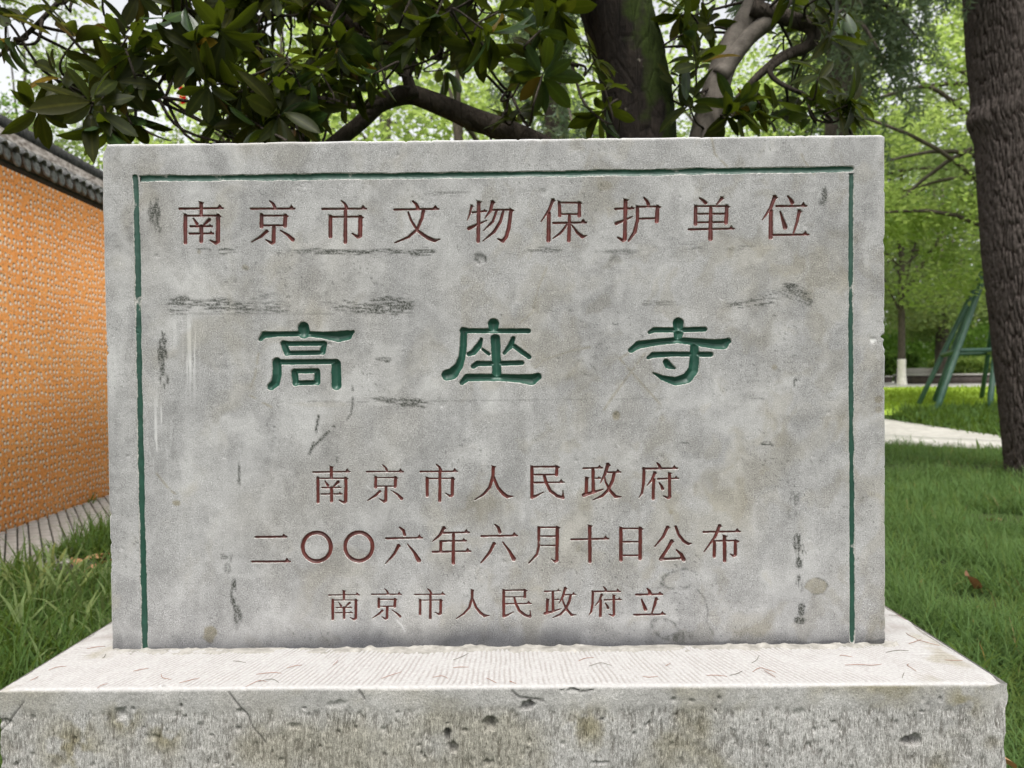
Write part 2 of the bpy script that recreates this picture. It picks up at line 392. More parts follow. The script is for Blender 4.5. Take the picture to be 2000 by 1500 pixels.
G['hu'] = (830, 370, 4, H(1487, 152, 1632, 147, 16) + F(1568, 78, 1562, 388) + L((1562, 388, 17), (1548, 400, 14), (1508, 375, 8)) + L((1494, 265, 16), (1560, 240, 11), (1620, 212, 7)) + L((1712, 64, 8), (1735, 90, 13), (1746, 114, 15))
    + h(1660, 135, 1820, 132) + C(1822, 134) + L((1818, 135, 16), (1812, 248, 18)) + h(1670, 228, 1810, 225, 9) + V(1660, 128, 1662, 240, 15) + L((1662, 240, 16), (1640, 330, 16), (1592, 402, 9)))
G['dan'] = (1180, 370, 4, L((747, 66, 8), (775, 85, 13), (795, 105, 15)) + P((922, 65, 14), (905, 90, 13), (882, 115, 8)) + V(718, 125, 715, 268) + h(718, 130, 965, 130) + C(962, 132) + L((960, 132, 16), (955, 260, 18)) + h(718, 190, 955, 190) + h(718, 257, 955, 255)
    + L((835, 140, 15), (832, 385, 19)) + H(662, 312, 1015, 306, 22))
G['wei'] = (1180, 370, 4, P((1335, 58, 17), (1300, 150, 14), (1236, 238, 5)) + L((1305, 165, 16), (1303, 375, 19)) + L((1435, 52, 8), (1460, 80, 14), (1472, 103, 16)) + H(1347, 130, 1583, 128) + L((1377, 172, 7), (1400, 240, 15), (1416, 296, 19)) + P((1528, 168, 16), (1510, 250, 13), (1480, 340, 8)) + H(1305, 356, 1598, 352))
G['ren'] = (590, 890, 5, F(1866, 105, 1864, 200, 18) + L((1864, 200, 18), (1832, 310, 16), (1770, 380, 14), (1687, 434, 8)) + L((1872, 215, 15), (1910, 310, 17), (1960, 370, 19), (2005, 402, 19), (2062, 398, 6)))
G['min'] = (950, 890, 5, V(445, 102, 445, 405, 19) + h(445, 112, 690, 108, 11) + C(690, 110, 1.2) + L((688, 110, 17), (685, 190, 18)) + h(465, 187, 685, 187, 10) + H(465, 265, 758, 262, 28, 10) + L((565, 195, 15), (585, 270, 17), (625, 345, 18), (690, 395, 18), (748, 412, 18), (749, 375, 10), (748, 342, 7))
    + L((445, 412, 18), (500, 388, 13), (558, 358, 8)))
G['zheng'] = (950, 890, 5, H(947, 125, 1130, 120, 24, 10) + L((1042, 130, 18), (1045, 350, 19)) + H(1052, 225, 1115, 220, 16, 9) + F(980, 212, 975, 368, 18) + L((950, 385, 20), (1040, 360, 15), (1140, 330, 8)) + P((1187, 88, 20), (1160, 180, 16), (1112, 273, 6)) + H(1165, 166, 1310, 162, 26, 10)
    + L((1250, 175, 18), (1235, 240, 18), (1195, 330, 17), (1130, 395, 15), (1042, 434, 7)) + L((1150, 190, 8), (1165, 260, 12), (1210, 345, 17), (1262, 402, 18), (1318, 403, 6)))
G['fu'] = (950, 890, 5, L((1667, 72, 9), (1688, 95, 14), (1697, 115, 16)) + H(1532, 128, 1865, 125, 28, 11) + V(1540, 118, 1536, 280, 17) + L((1536, 280, 17), (1520, 370, 15), (1492, 413, 7)) + P((1645, 168, 17), (1620, 235, 14), (1567, 298, 6)) + L((1635, 235, 17), (1630, 420, 19)) + H(1677, 228, 1878, 224, 24, 10)
    + F(1790, 168, 1792, 400, 18) + L((1792, 400, 18), (1778, 416, 15), (1730, 396, 8)) + L((1690, 267, 9), (1712, 300, 15), (1722, 326, 18)))
G['er'] = (480, 1010, 5.714, H(108, 225, 452, 221, 30, 13) + H(68, 500, 492, 497, 34, 13))
G['ling'] = (480, 1010, 5.714, L(*[(790 + 158 * math.cos(a), 335 + 160 * math.sin(a), 24) for a in np.linspace(0, 2 * math.pi, 33)]))
G['liu'] = (480, 1010, 5.714, L((1717, 117, 12), (1755, 150, 20), (1772, 200, 20)) + H(1563, 240, 1968, 233, 32, 12) + P((1705, 318, 20), (1655, 415, 18), (1558, 523, 9)) + L((1805, 303, 9), (1880, 400, 18), (1930, 485, 27)))
G['nian'] = (820, 1010, 5.714, P((268, 120, 21), (225, 200, 17), (142, 273, 8)) + H(255, 178, 550, 172, 32, 12) + H(235, 270, 515, 266, 26, 12) + V(233, 265, 232, 380, 18) + H(142, 390, 565, 383, 32, 12) + L((375, 182, 19), (372, 515, 22)))
G['yue'] = (820, 1010, 5.714, V(1328, 108, 1328, 330, 20) + L((1328, 330, 20), (1308, 420, 19), (1218, 514, 11)) + h(1328, 117, 1530, 115, 12) + C(1537, 118, 1.35) + L((1535, 120, 21), (1530, 485, 23), (1512, 500, 16), (1468, 472, 9)) + h(1350, 216, 1515, 215, 12) + h(1350, 320, 1515, 320, 12))
G['shi2'] = (1110, 1010, 5.714, H(33, 252, 448, 243, 32, 12) + F(240, 95, 242, 500, 22))
G['ri'] = (1110, 1010, 5.714, V(588, 115, 588, 480, 22) + h(588, 130, 800, 130, 12) + C(806, 130, 1.4) + L((805, 130, 22), (803, 465, 24)) + h(600, 278, 790, 278, 12) + h(600, 430, 790, 430, 12))
G['gong'] = (1110, 1010, 5.714, P((1110, 115, 21), (1060, 220, 18), (967, 328, 9)) + P((1200, 108, 17), (1235, 200, 17), (1290, 270, 19), (1342, 302, 18), (1376, 294, 7)) + P((1155, 268, 21), (1105, 360, 20), (1035, 470, 24)) + h(1040, 472, 1280, 462, 17) + L((1207, 367, 10), (1262, 418, 20), (1290, 478, 26)))
G['bu'] = (1110, 1010, 5.714, H(1508, 168, 1918, 162, 32, 12) + P((1690, 98, 21), (1640, 220, 18), (1517, 388, 9)) + L((1632, 275, 19), (1630, 440, 21)) + h(1632, 268, 1870, 265, 12) + C(1877, 267, 1.35) + L((1868, 270, 19), (1865, 425, 21), (1848, 440, 15), (1810, 414, 8)) + F(1745, 208, 1748, 492, 22))
G['li'] = (960, 1130, 5.714, L((1737, 113, 11), (1762, 140, 18), (1772, 170, 20)) + H(1615, 182, 1908, 177, 28, 12) + L((1674, 232, 9), (1700, 300, 18), (1720, 348, 22)) + P((1840, 228, 20), (1820, 300, 17), (1790, 392, 9)) + H(1592, 408, 1938, 400, 30, 12))
BIG = {}
BIG['gao'] = (480, 600, 6.667, L((748, 262, 76), (755, 330, 84)) + L((185, 420, 30), (235, 360, 48), (400, 352, 36), (750, 345, 38), (1000, 365, 46), (1200, 384, 76), (1320, 366, 68), (1395, 322, 26))
    + L((492, 478, 48), (530, 590, 48)) + L((490, 474, 44), (560, 476, 34), (1010, 472, 36)) + L((1018, 478, 42), (995, 588, 42)) + L((530, 600, 34), (1000, 592, 33))
    + L((402, 712, 62), (405, 880, 62), (382, 985, 60), (325, 1035, 52)) + L((402, 716, 38), (1180, 710, 38)) + L((1172, 738, 66), (1176, 1018, 70)) + L((632, 845, 48), (645, 985, 48)) + L((632, 836, 36), (930, 830, 36)) + L((925, 842, 44), (925, 978, 46)) + L((645, 988, 36), (930, 982, 34)))
BIG['zuo'] = (840, 600, 6.667, L((825, 218, 78), (825, 280, 66)) + L((432, 306, 52), (500, 308, 36), (1280, 310, 36)) + L((438, 310, 50), (432, 500, 50), (415, 650, 50), (372, 770, 60), (290, 868, 78), (220, 886, 76))
    + L((850, 410, 66), (868, 880, 64)) + L((412, 985, 36), (485, 918, 54), (700, 915, 50), (900, 915, 50), (1150, 930, 58), (1325, 945, 76), (1405, 905, 52)) + L((562, 772, 36), (615, 736, 40), (850, 735, 36), (1195, 725, 36))
    + L((668, 418, 24), (632, 510, 46), (560, 590, 44), (500, 612, 32)) + L((680, 548, 22), (765, 610, 26)) + L((1082, 408, 34), (1050, 500, 44), (962, 603, 24)) + L((1090, 505, 34), (1290, 648, 34)))
BIG['si'] = (1180, 600, 6.667, L((968, 208, 76), (972, 262, 70)) + L((972, 345, 70), (965, 395, 58)) + L((592, 328, 28), (650, 296, 38), (950, 298, 36), (1312, 287, 36)) + L((350, 562, 40), (450, 492, 56), (700, 455, 46), (960, 430, 44), (1200, 455, 52), (1450, 482, 66), (1560, 480, 72), (1615, 440, 46))
    + L((577, 658, 28), (640, 622, 42), (900, 612, 36), (1390, 616, 38)) + L((1180, 505, 60), (1180, 690, 68), (1165, 820, 70), (1080, 928, 72), (930, 968, 58), (760, 920, 36), (640, 856, 14)) + L((808, 715, 46), (838, 758, 50), (918, 796, 20)))

def to_px(g):
    ox, oy, s, prims = g; out = []
    for p in prims:
        if p[0] == 'L': out.append(('L', [(ox + x / s, oy + y / s, r / s) for x, y, r in p[1]]))
        else: out.append(('T',) + tuple((ox + x / s, oy + y / s) for x, y in p[1:]))
    return out
def bbox(prims):
    X, Y = [], []
    for p in prims:
        for q in (p[1] if p[0] == 'L' else p[1:]):
            r = q[2] if p[0] == 'L' else 0
            X += [q[0] - r, q[0] + r]; Y += [q[1] - r, q[1] + r]
    return min(X), min(Y), max(X), max(Y)
def refit(prims, bb):
    a = bbox(prims); sx = (bb[2] - bb[0]) / (a[2] - a[0]); sy = (bb[3] - bb[1]) / (a[3] - a[1]); sr = (sx + sy) / 2
    out = []
    for p in prims:
        if p[0] == 'L': out.append(('L', [(bb[0] + (x - a[0]) * sx, bb[1] + (y - a[1]) * sy, r * sr) for x, y, r in p[1]]))
        else: out.append(('T',) + tuple((bb[0] + (x - a[0]) * sx, bb[1] + (y - a[1]) * sy) for x, y in p[1:]))
    return out
def sdf(prims, x, y):
    d = np.full(x.shape, 1e3)
    for p in prims:
        if p[0] == 'L':
            for (ax, ay, ar), (bx, by, br) in zip(p[1][:-1], p[1][1:]):
                dx, dy = bx - ax, by - ay
                t = np.clip(((x - ax) * dx + (y - ay) * dy) / (dx * dx + dy * dy + 1e-9), 0, 1)
                d = np.minimum(d, np.hypot(x - ax - t * dx, y - ay - t * dy) - ar - (br - ar) * t)
        else:
            q = p[1:]; ar = (q[1][0] - q[0][0]) * (q[2][1] - q[0][1]) - (q[1][1] - q[0][1]) * (q[2][0] - q[0][0])
            if ar < 0: q = q[::-1]
            e = np.full(x.shape, -1e3)
            for (ax, ay), (bx, by) in zip(q, q[1:] + q[:1]):
                l = math.hypot(bx - ax, by - ay) + 1e-9
                e = np.maximum(e, ((x - ax) * (by - ay) - (y - ay) * (bx - ax)) / l)
            d = np.minimum(d, e)
    return d
RED, GREEN = 'red painted character carved in the slab', 'large green painted character carved in the slab'
carv = []            # (primitives, paint, depth, half width, subdivision, name, label)
for k in ('nan', 'jing', 'shi', 'wen', 'wu', 'bao', 'hu', 'dan', 'wei', 'ren', 'min', 'zheng', 'fu', 'er', 'ling', 'liu', 'nian', 'yue', 'shi2', 'ri', 'gong', 'bu', 'li'):
    carv.append((to_px(G[k]), 'red', 5.2, 4.2, 3, 'carved_character', RED))
for k, bb in (('nan', (609, 909, 685, 985)), ('jing', (714, 907, 789, 983)), ('shi', (819, 906, 895, 982)), ('ling', (669.5, 1036, 731.5, 1100)), ('liu', (938, 1023, 1012, 1101)),
              ('nan', (640, 1152, 703, 1213)), ('jing', (724, 1149, 785, 1212)), ('shi', (808, 1149, 870, 1211)), ('ren', (890, 1150, 957, 1210)), ('min', (980, 1149, 1039, 1208)),
              ('zheng', (1061, 1146, 1127, 1208)), ('fu', (1149, 1145, 1215, 1207))):
    carv.append((refit(to_px(G[k]), bb), 'red', 4.6, 3.8, 3, 'carved_character', RED))
for k in ('gao', 'zuo', 'si'):
    carv.append((to_px(BIG[k]), 'green', 11.0, 11.0, 2, 'carved_character', GREEN))
def wob(pts, r, amp, seed):
    out = []
    for k in range(len(pts) - 1):
        a, b = np.array(pts[k], float), np.array(pts[k + 1], float); n = max(2, int(np.hypot(*(b - a)) / 14))
        for i in range(n + (k == len(pts) - 2)):
            q = a + (b - a) * i / n; s_ = i * 0.35 + k * 50
            out.append((q[0] + amp * (vn(s_, 3.3, seed) - 0.5), q[1] + amp * (vn(s_, 9.1, seed + 1) - 0.5), r * (0.82 + 0.36 * vn(s_ * 1.7, 1.7, seed + 2))))
    return [('L', out)]
carv.append((wob([(264, 346), (268, 500), (273, 800), (278, 1050), (283, 1269)], 6.2, 1.6, 11), 'border', 3.5, 5.5, 2, 'border_groove', None))
carv.append((wob([(262, 349), (600, 345), (1000, 340.5), (1300, 336), (1664, 330)], 6.4, 1.6, 21), 'border', 3.8, 5.5, 2, 'border_groove', None))
carv.append((wob([(1663, 330), (1662, 600), (1663, 800), (1664.5, 1000), (1665, 1252)], 5.2, 1.4, 31), 'border', 3.5, 5, 2, 'border_groove', None))

# ---- slab face sheet
U, Vv = np.meshgrid(np.linspace(0, 1, NU + 1), np.linspace(0, 1, NV + 1), indexing='ij')
PX = face_px(U, Vv)
# uneven outline: small nicks all round plus the larger chips
ed_t, ed_b = np.arange(NU + 1) * ST, np.arange(NV + 1) * ST
def edge(s, seed):
    n = np.maximum(0, fbm(s / 11, 0 * s + 4.2, seed, 3) - 0.68) * 16 + (fbm(s / 60, 0 * s + 1.1, seed + 3, 3) - 0.5) * 2.2
    return n
wt = lambda d: np.clip(1 - d / 10.0, 0, 1)
dl, dr, dt, db = U * NU * ST, (1 - U) * NU * ST, Vv * NV * ST, (1 - Vv) * NV * ST
PX = PX.copy()
PX[..., 0] += wt(dl) * edge(dt, 3); PX[..., 0] -= wt(dr) * edge(dt, 8); PX[..., 1] += wt(dt) * edge(dl, 13)
def chip(cx, cy, sx, sy, ax, amt):
    g = np.exp(-((PX[..., 0] - cx) / sx) ** 2 - ((PX[..., 1] - cy) / sy) ** 2); PX[..., ax] += amt * g
chip(197, 281, 9, 14, 0, 10); chip(1730, 657, 8, 3.5, 0, -9); chip(1730, 672, 8, 8, 0, -4); chip(210, 1004, 6, 4, 0, 3); chip(1731, 470, 6, 8, 0, -3); chip(217, 660, 6, 4, 0, 0)
chip(207, 690, 6, 3, 0, 4); chip(1730, 262, 5, 5, 1, 3)
X, Y = PX[..., 0], PX[..., 1]
base = at(X, Y, 0.0)
dE = np.minimum(np.minimum(dl, dr), dt)
nick = 3.2 + 3.0 * fbm(X / 30, Y / 30, 41, 3)
bev = np.clip(1 - dE / nick, 0, 1)
rel = 0.0007 * (fbm(X / 60, Y / 60, 5, 5) - 0.5) * 2 + 0.0005 * (fbm(X / 9, Y / 9, 6, 3) - 0.5)
def pit(cx, cy, r, dep):
    d = np.hypot(X - cx, (Y - cy)) / (r * (0.7 + 0.6 * vn(X / 6, Y / 6, int(cx))))
    return dep * np.clip(1 - d, 0, 1) ** 0.6
pits = pit(938, 506, 12, .004) + pit(1060, 375, 8, .002) + pit(1200, 512, 9, .0015) + pit(1205, 812, 9, .0015) + pit(213, 1004, 5, .004) + pit(1705, 665, 7, .002) + pit(645, 672, 4, .003) + pit(586, 357, 22, .0015)
for q in range(70):
    pits = pits + pit(rng.uniform(230, 1710), rng.uniform(300, 1240), rng.uniform(1.5, 4), .0018)
base[..., 1] += rel + pits + bev ** 1.3 * 0.0048
# ---- stains with a shape of their own, plus a painted lit rim on the bevel
def smear(cx, cy, rx, ry, ang=0.0, s=1.0, along=3.0, across=36.0, thr=0.42, seed=0):
    c_, s_ = math.cos(math.radians(ang)), math.sin(math.radians(ang))
    a = (X - cx) * c_ + (Y - cy) * s_; b = -(X - cx) * s_ + (Y - cy) * c_
    k = np.clip(1.25 - np.sqrt((a / rx) ** 2 + (b / ry) ** 2) + 0.9 * (fbm(X / 14, Y / 14, seed + 77, 3) - 0.5), 0, 1)
    st_ = fbm(a / (100 / along), b / (100 / across), seed + 9, 3)
    return 1.3 * s * sstep(0, 0.55, k) * sstep(thr - 0.1, thr + 0.10, st_)
dark = np.zeros_like(X)
for q, (cx, cy, rx, ry, an, s_) in enumerate([(690, 492, 150, 6, 0, .8), (825, 492, 26, 8, 0, 1.1), (620, 490, 60, 5, -1, .8), (443, 491, 18, 6, 3, .9), (397, 488, 14, 4, 0, .7), (1068, 488, 36, 6, 0, .6), (1210, 491, 50, 6, 0, .5), (1360, 487, 34, 5, -2, .6), (1448, 484, 30, 4, -6, .45),
        (350, 596, 26, 18, 0, .75), (440, 598, 80, 14, 3, .7), (530, 600, 50, 12, 4, .6), (512, 577, 30, 8, -6, .4), (700, 600, 60, 11, 4, .7), (755, 598, 42, 17, -4, 1.15), (790, 598, 26, 10, 0, .8), (1470, 593, 50, 8, -6, .7), (1500, 575, 46, 6, -18, .6), (1540, 558, 16, 5, 0, .9), (1562, 580, 30, 16, 20, .7), (1095, 605, 32, 6, 0, .5), (1300, 592, 26, 6, 0, .45),
        (800, 786, 46, 9, 5, .85), (755, 780, 26, 4, 5, .7), (748, 702, 16, 5, 0, .6), (758, 703, 8, 5, 0, .9), (1497, 867, 12, 5, 5, .8), (1334, 866, 12, 4, 0, .75), (1480, 779, 16, 3, 0, .5), (1340, 475, 30, 4, 0, .4), (1265, 592, 10, 4, 0, .5), (880, 378, 50, 5, 0, .45), (512, 376, 10, 4, 20, .7), (585, 340, 20, 4, 0, .5)]):
    dark = np.maximum(dark, smear(cx, cy, rx, ry, an, s_, 3.5, 55, 0.48, q))
for q, (cx, cy, rx, ry, s_) in enumerate([(318, 690, 9, 50, .85), (322, 742, 9, 16, 1.1), (1560, 1070, 9, 34, 1.1), (1562, 1140, 8, 16, 1.0), (1566, 1192, 9, 14, 1.1), (1562, 1212, 12, 8, 1.0), (452, 1090, 5, 12, .9), (458, 1160, 8, 32, .95), (464, 1205, 9, 22, .7), (467, 925, 3, 22, .7), (302, 410, 12, 22, .85), (310, 440, 8, 16, .7), (1610, 380, 6, 18, .85), (1606, 395, 10, 8, .6),
        (1553, 975, 10, 16, .5), (1556, 748, 6, 10, .9), (435, 1088, 12, 6, .5), (445, 1110, 9, 12, .4), (1545, 1003, 12, 12, .3), (338, 830, 10, 60, .2), (1100, 1260, 40, 10, .3), (1330, 1245, 26, 10, .6)]):
    dark = np.maximum(dark, smear(cx, cy, rx, ry, 0, s_, 22, 6, 0.46, q + 60))
def lines(pts, w, s_, brk=0.35, seed=0):
    d = np.full(X.shape, 1e3)
    for (ax, ay), (bx, by) in zip(pts[:-1], pts[1:]):
        dx, dy = bx - ax, by - ay; t = np.clip(((X - ax) * dx + (Y - ay) * dy) / (dx * dx + dy * dy), 0, 1)
        d = np.minimum(d, np.hypot(X - ax - t * dx, Y - ay - t * dy))
    return s_ * np.clip(1.3 - d / w, 0, 1) * sstep(brk - 0.1, brk + 0.1, vn(X / 11, Y / 11, 200 + seed))
jit = (fbm(X / 16, Y / 16, 91, 3) - 0.5)
for q, (pts, w, s_) in enumerate([([(622, 812), (617, 845), (606, 884)], 2.6, 1.5), ([(653, 832), (630, 855), (610, 874), (604, 886)], 2.8, 1.5), ([(689, 745), (689, 790), (686, 808), (678, 819)], 2.2, .95), ([(658, 893), (658, 902)], 2.5, .9), ([(600, 784), (760, 785), (1000, 782), (1300, 779)], 1.6, .4), ([(560, 490), (860, 490)], 1.6, .5), ([(340, 612), (560, 613), (820, 611)], 1.6, .45)]):
    dark = np.maximum(dark, lines(pts, w, s_, 0.3, q))
def ring(cx, cy, rx, ry, an, w, s_, seed):
    c_, q_ = math.cos(math.radians(an)), math.sin(math.radians(an)); wx = X + 12 * (fbm(X / 22, Y / 22, seed, 3) - 0.5); wy = Y + 12 * (fbm(X / 22, Y / 22, seed + 7, 3) - 0.5)
    a = ((wx - cx) * c_ + (wy - cy) * q_) / rx; b = (-(wx - cx) * q_ + (wy - cy) * c_) / ry; r_ = np.hypot(a, b)
    return s_ * np.exp(-((r_ - 1) * min(rx, ry) / w) ** 2) * sstep(.30, .62, fbm(X / 13, Y / 13, seed + 90, 3)) * (.6 + .8 * vn(X / 4, Y / 4, seed)), (r_ < 1)
r1, in1 = ring(1328, 1132, 36, 19, -8, 2.2, .75, 5); r2, in2 = ring(1300, 1228, 28, 16, 30, 2.6, .6, 6); r3, in3 = ring(1595, 1145, 20, 16, -10, 1.8, .55, 7); r4, in4 = ring(1140, 716, 24, 12, 25, 1.8, .5, 8); r5, in5 = ring(1218, 1006, 22, 8, 0, 1.8, .5, 9)
r6, in6 = ring(938, 506, 11, 9, 0, 2.5, .85, 10); r7, in7 = ring(1200, 512, 10, 11, 0, 1.8, .5, 12); r8, in8 = ring(590, 357, 20, 14, 0, 1.8, .45, 14)
for r_ in (r1, r2, r3, r4, r5, r6, r7, r8): dark = np.maximum(dark, r_)
dark = np.maximum(dark, lines([(1362, 1150), (1378, 1172), (1383, 1195), (1380, 1215), (1392, 1238)], 2.2, .5, 0.15, 31))
dark = np.maximum(dark, 0.9 * sstep(0.84, 0.92, vn(X / 3.2, Y / 3.2, 301)) * sstep(0.55, 0.7, fbm(X / 90, Y / 90, 302, 3)) * 0.7)
WX = X * .92 + Y * .39 + 60 * (fbm(X / 55, Y / 55, 501, 4) - .5); WY = -X * .39 + Y * .92 + 60 * (fbm(X / 55, Y / 55, 502, 4) - .5)
brown = 0.40 * sstep(0.52, 0.74, fbm(WX / 80, WY / 110, 51, 6)) + 0.28 * sstep(0.55, 0.7, fbm(WX / 28, WY / 45, 52, 5)) * (X > 900)
brown = np.maximum(brown, 0.95 * in3 * (0.7 + 0.3 * vn(X / 5, Y / 5, 9)))
for cx, cy, rx, ry, s_ in ((410, 1238, 13, 17, .95), (1203, 812, 8, 10, 1.0), (345, 982, 7, 5, .9), (480, 523, 8, 6, .6), (1717, 780, 8, 7, .7), (1715, 800, 7, 7, .6), (1726, 1220, 9, 10, .6), (1180, 362, 16, 12, .6), (1310, 1000, 5, 6, .8), (1513, 718, 5, 5, .6), (640, 790, 60, 6, .2), (389, 492, 4, 6, .6)):
    brown = np.maximum(brown, smear(cx, cy, rx, ry, 0, s_, 6, 6, 0.2, int(cx)))
for q, pts in enumerate([[(1046, 718), (1062, 703), (1095, 692), (1120, 684), (1152, 678)], [(1075, 505), (1052, 560), (1040, 610), (1005, 640)], [(505, 690), (498, 735), (484, 770), (530, 795)], [(1290, 790), (1210, 700), (1228, 690)], [(1390, 268), (1396, 300), (1420, 325)], [(1560, 290), (1572, 315), (1590, 340)], [(1260, 690), (1200, 770), (1180, 800)], [(306, 925), (330, 955), (345, 967)]]):
    brown = np.maximum(brown, lines([(a, b) for a, b in pts], 2.6, .8, 0.22, 40 + q))
brown = np.clip(brown, 0, 1)
light = 0.15 * sstep(0.48, 0.70, fbm(WX / 60 + 5, WY / 90, 61, 7)) + 0.17 * sstep(0.48, 0.70, fbm(WX / 38, WY / 38, 62, 7)) + 0.10 * sstep(.45, .75, fbm(X / 22, Y / 260, 64, 5))
scr = sstep(0.62, 0.7, vn(X / 3.0, Y / 160, 63)) * (np.exp(-((X - 372) / 18) ** 2 - ((Y - 690) / 90) ** 2) + 1.2 * np.exp(-((X - 312) / 18) ** 2 - ((Y - 850) / 80) ** 2) + .5 * np.exp(-((X - 340) / 9) ** 2 - ((Y - 640) / 60) ** 2))
light = np.maximum(light, 0.75 * np.clip(scr, 0, 1))
light = np.maximum(light, pits * 0); light = np.maximum(light, lines([(775, 1212), (785, 1222), (792, 1235)], 1.6, .8, 0.1, 51)); light = np.maximum(light, smear(1705, 665, 6, 4, 0, 1.0, 6, 6, .1, 3))
light = np.maximum(light, 0.9 * bev)  # skylight caught by the bevelled edge, painted as a paler rim
light = np.maximum(light, 0.45 * in1 * 0.4)
for k_ in range(26):
    cx, cy = rng.uniform(240, 1700), rng.uniform(300, 1200); light = np.maximum(light, lines([(cx, cy), (cx + rng.uniform(-10, 10), cy + rng.uniform(-8, 8))], 1.3, .55, .1, 80 + k_))
damp = sstep(0, 1, (Y - (1200 + 46 * fbm(X / 90, Y / 90, 71, 4) - 22 * np.exp(-((X - 900) / 420) ** 2) + 0.011 * (964 - X))) / 62) * 0.95
damp = np.maximum(damp, sstep(13, 3, db + 9 * (fbm(X / 30, 0 * X, 73, 3) - .5)) * .95); damp = np.maximum(damp, 0.16 * sstep(0.50, 0.72, fbm(WX / 55, WY / 80, 72, 6)))
att = {'dark': np.clip(dark, 0, 1), 'brown': brown, 'light': np.clip(light, 0, 1) * (1 - 0.6 * np.clip(dark, 0, 1)), 'damp': np.clip(damp, 0, 1)}
AN = list(att)

vid = np.arange((NU + 1) * (NV + 1)).reshape(NU + 1, NV + 1)
keep = np.ones((NU, NV), bool)
SV, SF, SA, soff = [base.reshape(-1, 3)], [], [np.stack([att[k].ravel() for k in AN], -1)], base.size // 3
mslab = mesh_parent = None
char_objs = []
for prims, paint, dep, hw, sub, nm, lab in carv:
    x0, y0, x1, y1 = bbox(prims)
    inb = (X > x0 - 6) & (X < x1 + 6) & (Y > y0 - 6) & (Y < y1 + 6)
    ii, jj = np.nonzero(inb)
    i0, i1, j0, j1 = max(ii.min(), 0), min(ii.max(), NU), max(jj.min(), 0), min(jj.max(), NV)
    ni, nj = i1 - i0, j1 - j0
    a = np.arange(ni * sub + 1) / sub; b = np.arange(nj * sub + 1) / sub
    ia, ib = np.minimum(a.astype(int), ni - 1), np.minimum(b.astype(int), nj - 1); fa, fb = (a - ia)[:, None], (b - ib)[None, :]
    def lerp(Z):
        Z = Z[i0:i1 + 1, j0:j1 + 1]
        w = (lambda q: q[..., None]) if Z.ndim == 3 else (lambda q: q)
        A, B, C_, D = Z[ia][:, ib], Z[ia + 1][:, ib], Z[ia][:, ib + 1], Z[ia + 1][:, ib + 1]
        return A * w((1 - fa) * (1 - fb)) + B * w(fa * (1 - fb)) + C_ * w((1 - fa) * fb) + D * w(fa * fb)
    sx, sy = lerp(X), lerp(Y); sp = lerp(base); sa = np.stack([lerp(att[k]) for k in AN], -1)
    rough = 0.5 if paint != 'border' else 1.3
    infl = {'red': 0.45, 'green': 0.6, 'border': 0.5}[paint]
    nzf = lambda x, y: rough * (fbm(x / 3.5, y / 3.5, 401, 2) - 0.5) - infl
    S = sdf(prims, sx, sy) + nzf(sx, sy)
    # snap vertices near the outline onto it
    e = 0.05
    gx_, gy_ = (sdf(prims, sx + e, sy) - sdf(prims, sx - e, sy)) / (2 * e), (sdf(prims, sx, sy + e) - sdf(prims, sx, sy - e)) / (2 * e)
    gl = np.hypot(gx_, gy_) + 1e-6; st_ = ST / sub
    sn = np.abs(S) < 0.5 * st_
    nx, ny = np.where(sn, sx - S * gx_ / gl, sx), np.where(sn, sy - S * gy_ / gl, sy)
    pos = at(nx, ny, 0.0); pos[..., 1] = sp[..., 1]
    S2 = np.where(sn, 0.0, S)
    # cells
    cS = (S[:-1, :-1] + S[1:, :-1] + S[:-1, 1:] + S[1:, 1:]) / 4
    inside = cS < 0
    blk = S[:ni * sub, :nj * sub]
    mn = np.full((ni, nj), 1e3)
    for p_ in range(sub + 1):
        for q_ in range(sub + 1):
            mn = np.minimum(mn, S[p_:p_ + ni * sub:sub, q_:q_ + nj * sub:sub][:ni, :nj])
    fine = mn < 0.75 * st_
    fine &= keep[i0:i1, j0:j1]
    finec = np.repeat(np.repeat(fine, sub, 0), sub, 1)
    keep[i0:i1, j0:j1] &= ~fine
    nn = nj * sub + 1; idl = np.arange((ni * sub + 1) * nn).reshape(ni * sub + 1, nn)
    quad = np.stack([idl[:-1, :-1], idl[:-1, 1:], idl[1:, 1:], idl[1:, :-1]], -1)
    ext = quad[finec & ~inside]
    used, inv = np.unique(ext, return_inverse=True)
    SV.append(pos.reshape(-1, 3)[used]); SA.append(sa.reshape(-1, 4)[used]); SF.append(inv.reshape(-1, 4) + soff); soff += len(used)
    inn = quad[finec & inside]
    used, inv = np.unique(inn, return_inverse=True)
    d = np.clip(-S2.ravel()[used], 0, None)
    t = np.clip(d / hw, 0, 1); prof = np.sqrt(1 - (1 - t) ** 2)
    vv = pos.reshape(-1, 3)[used].copy(); vv[:, 1] += dep * 0.001 * (0.45 * t + 0.55 * prof)
    co = mesh_obj(nm, vv, inv.reshape(-1, 4), M[paint], None, True, {'inset': np.minimum(1, d / (1.7 if paint == 'red' else 2.6 if paint == 'border' else 3.0))})
    if lab: co['label'] = lab
    elif nm == 'border_groove': co['label'] = 'thin carved border line with worn green paint'
    char_objs.append(co)
q = np.stack([vid[:-1, :-1], vid[:-1, 1:], vid[1:, 1:], vid[1:, :-1]], -1)[keep]
SF.append(q)
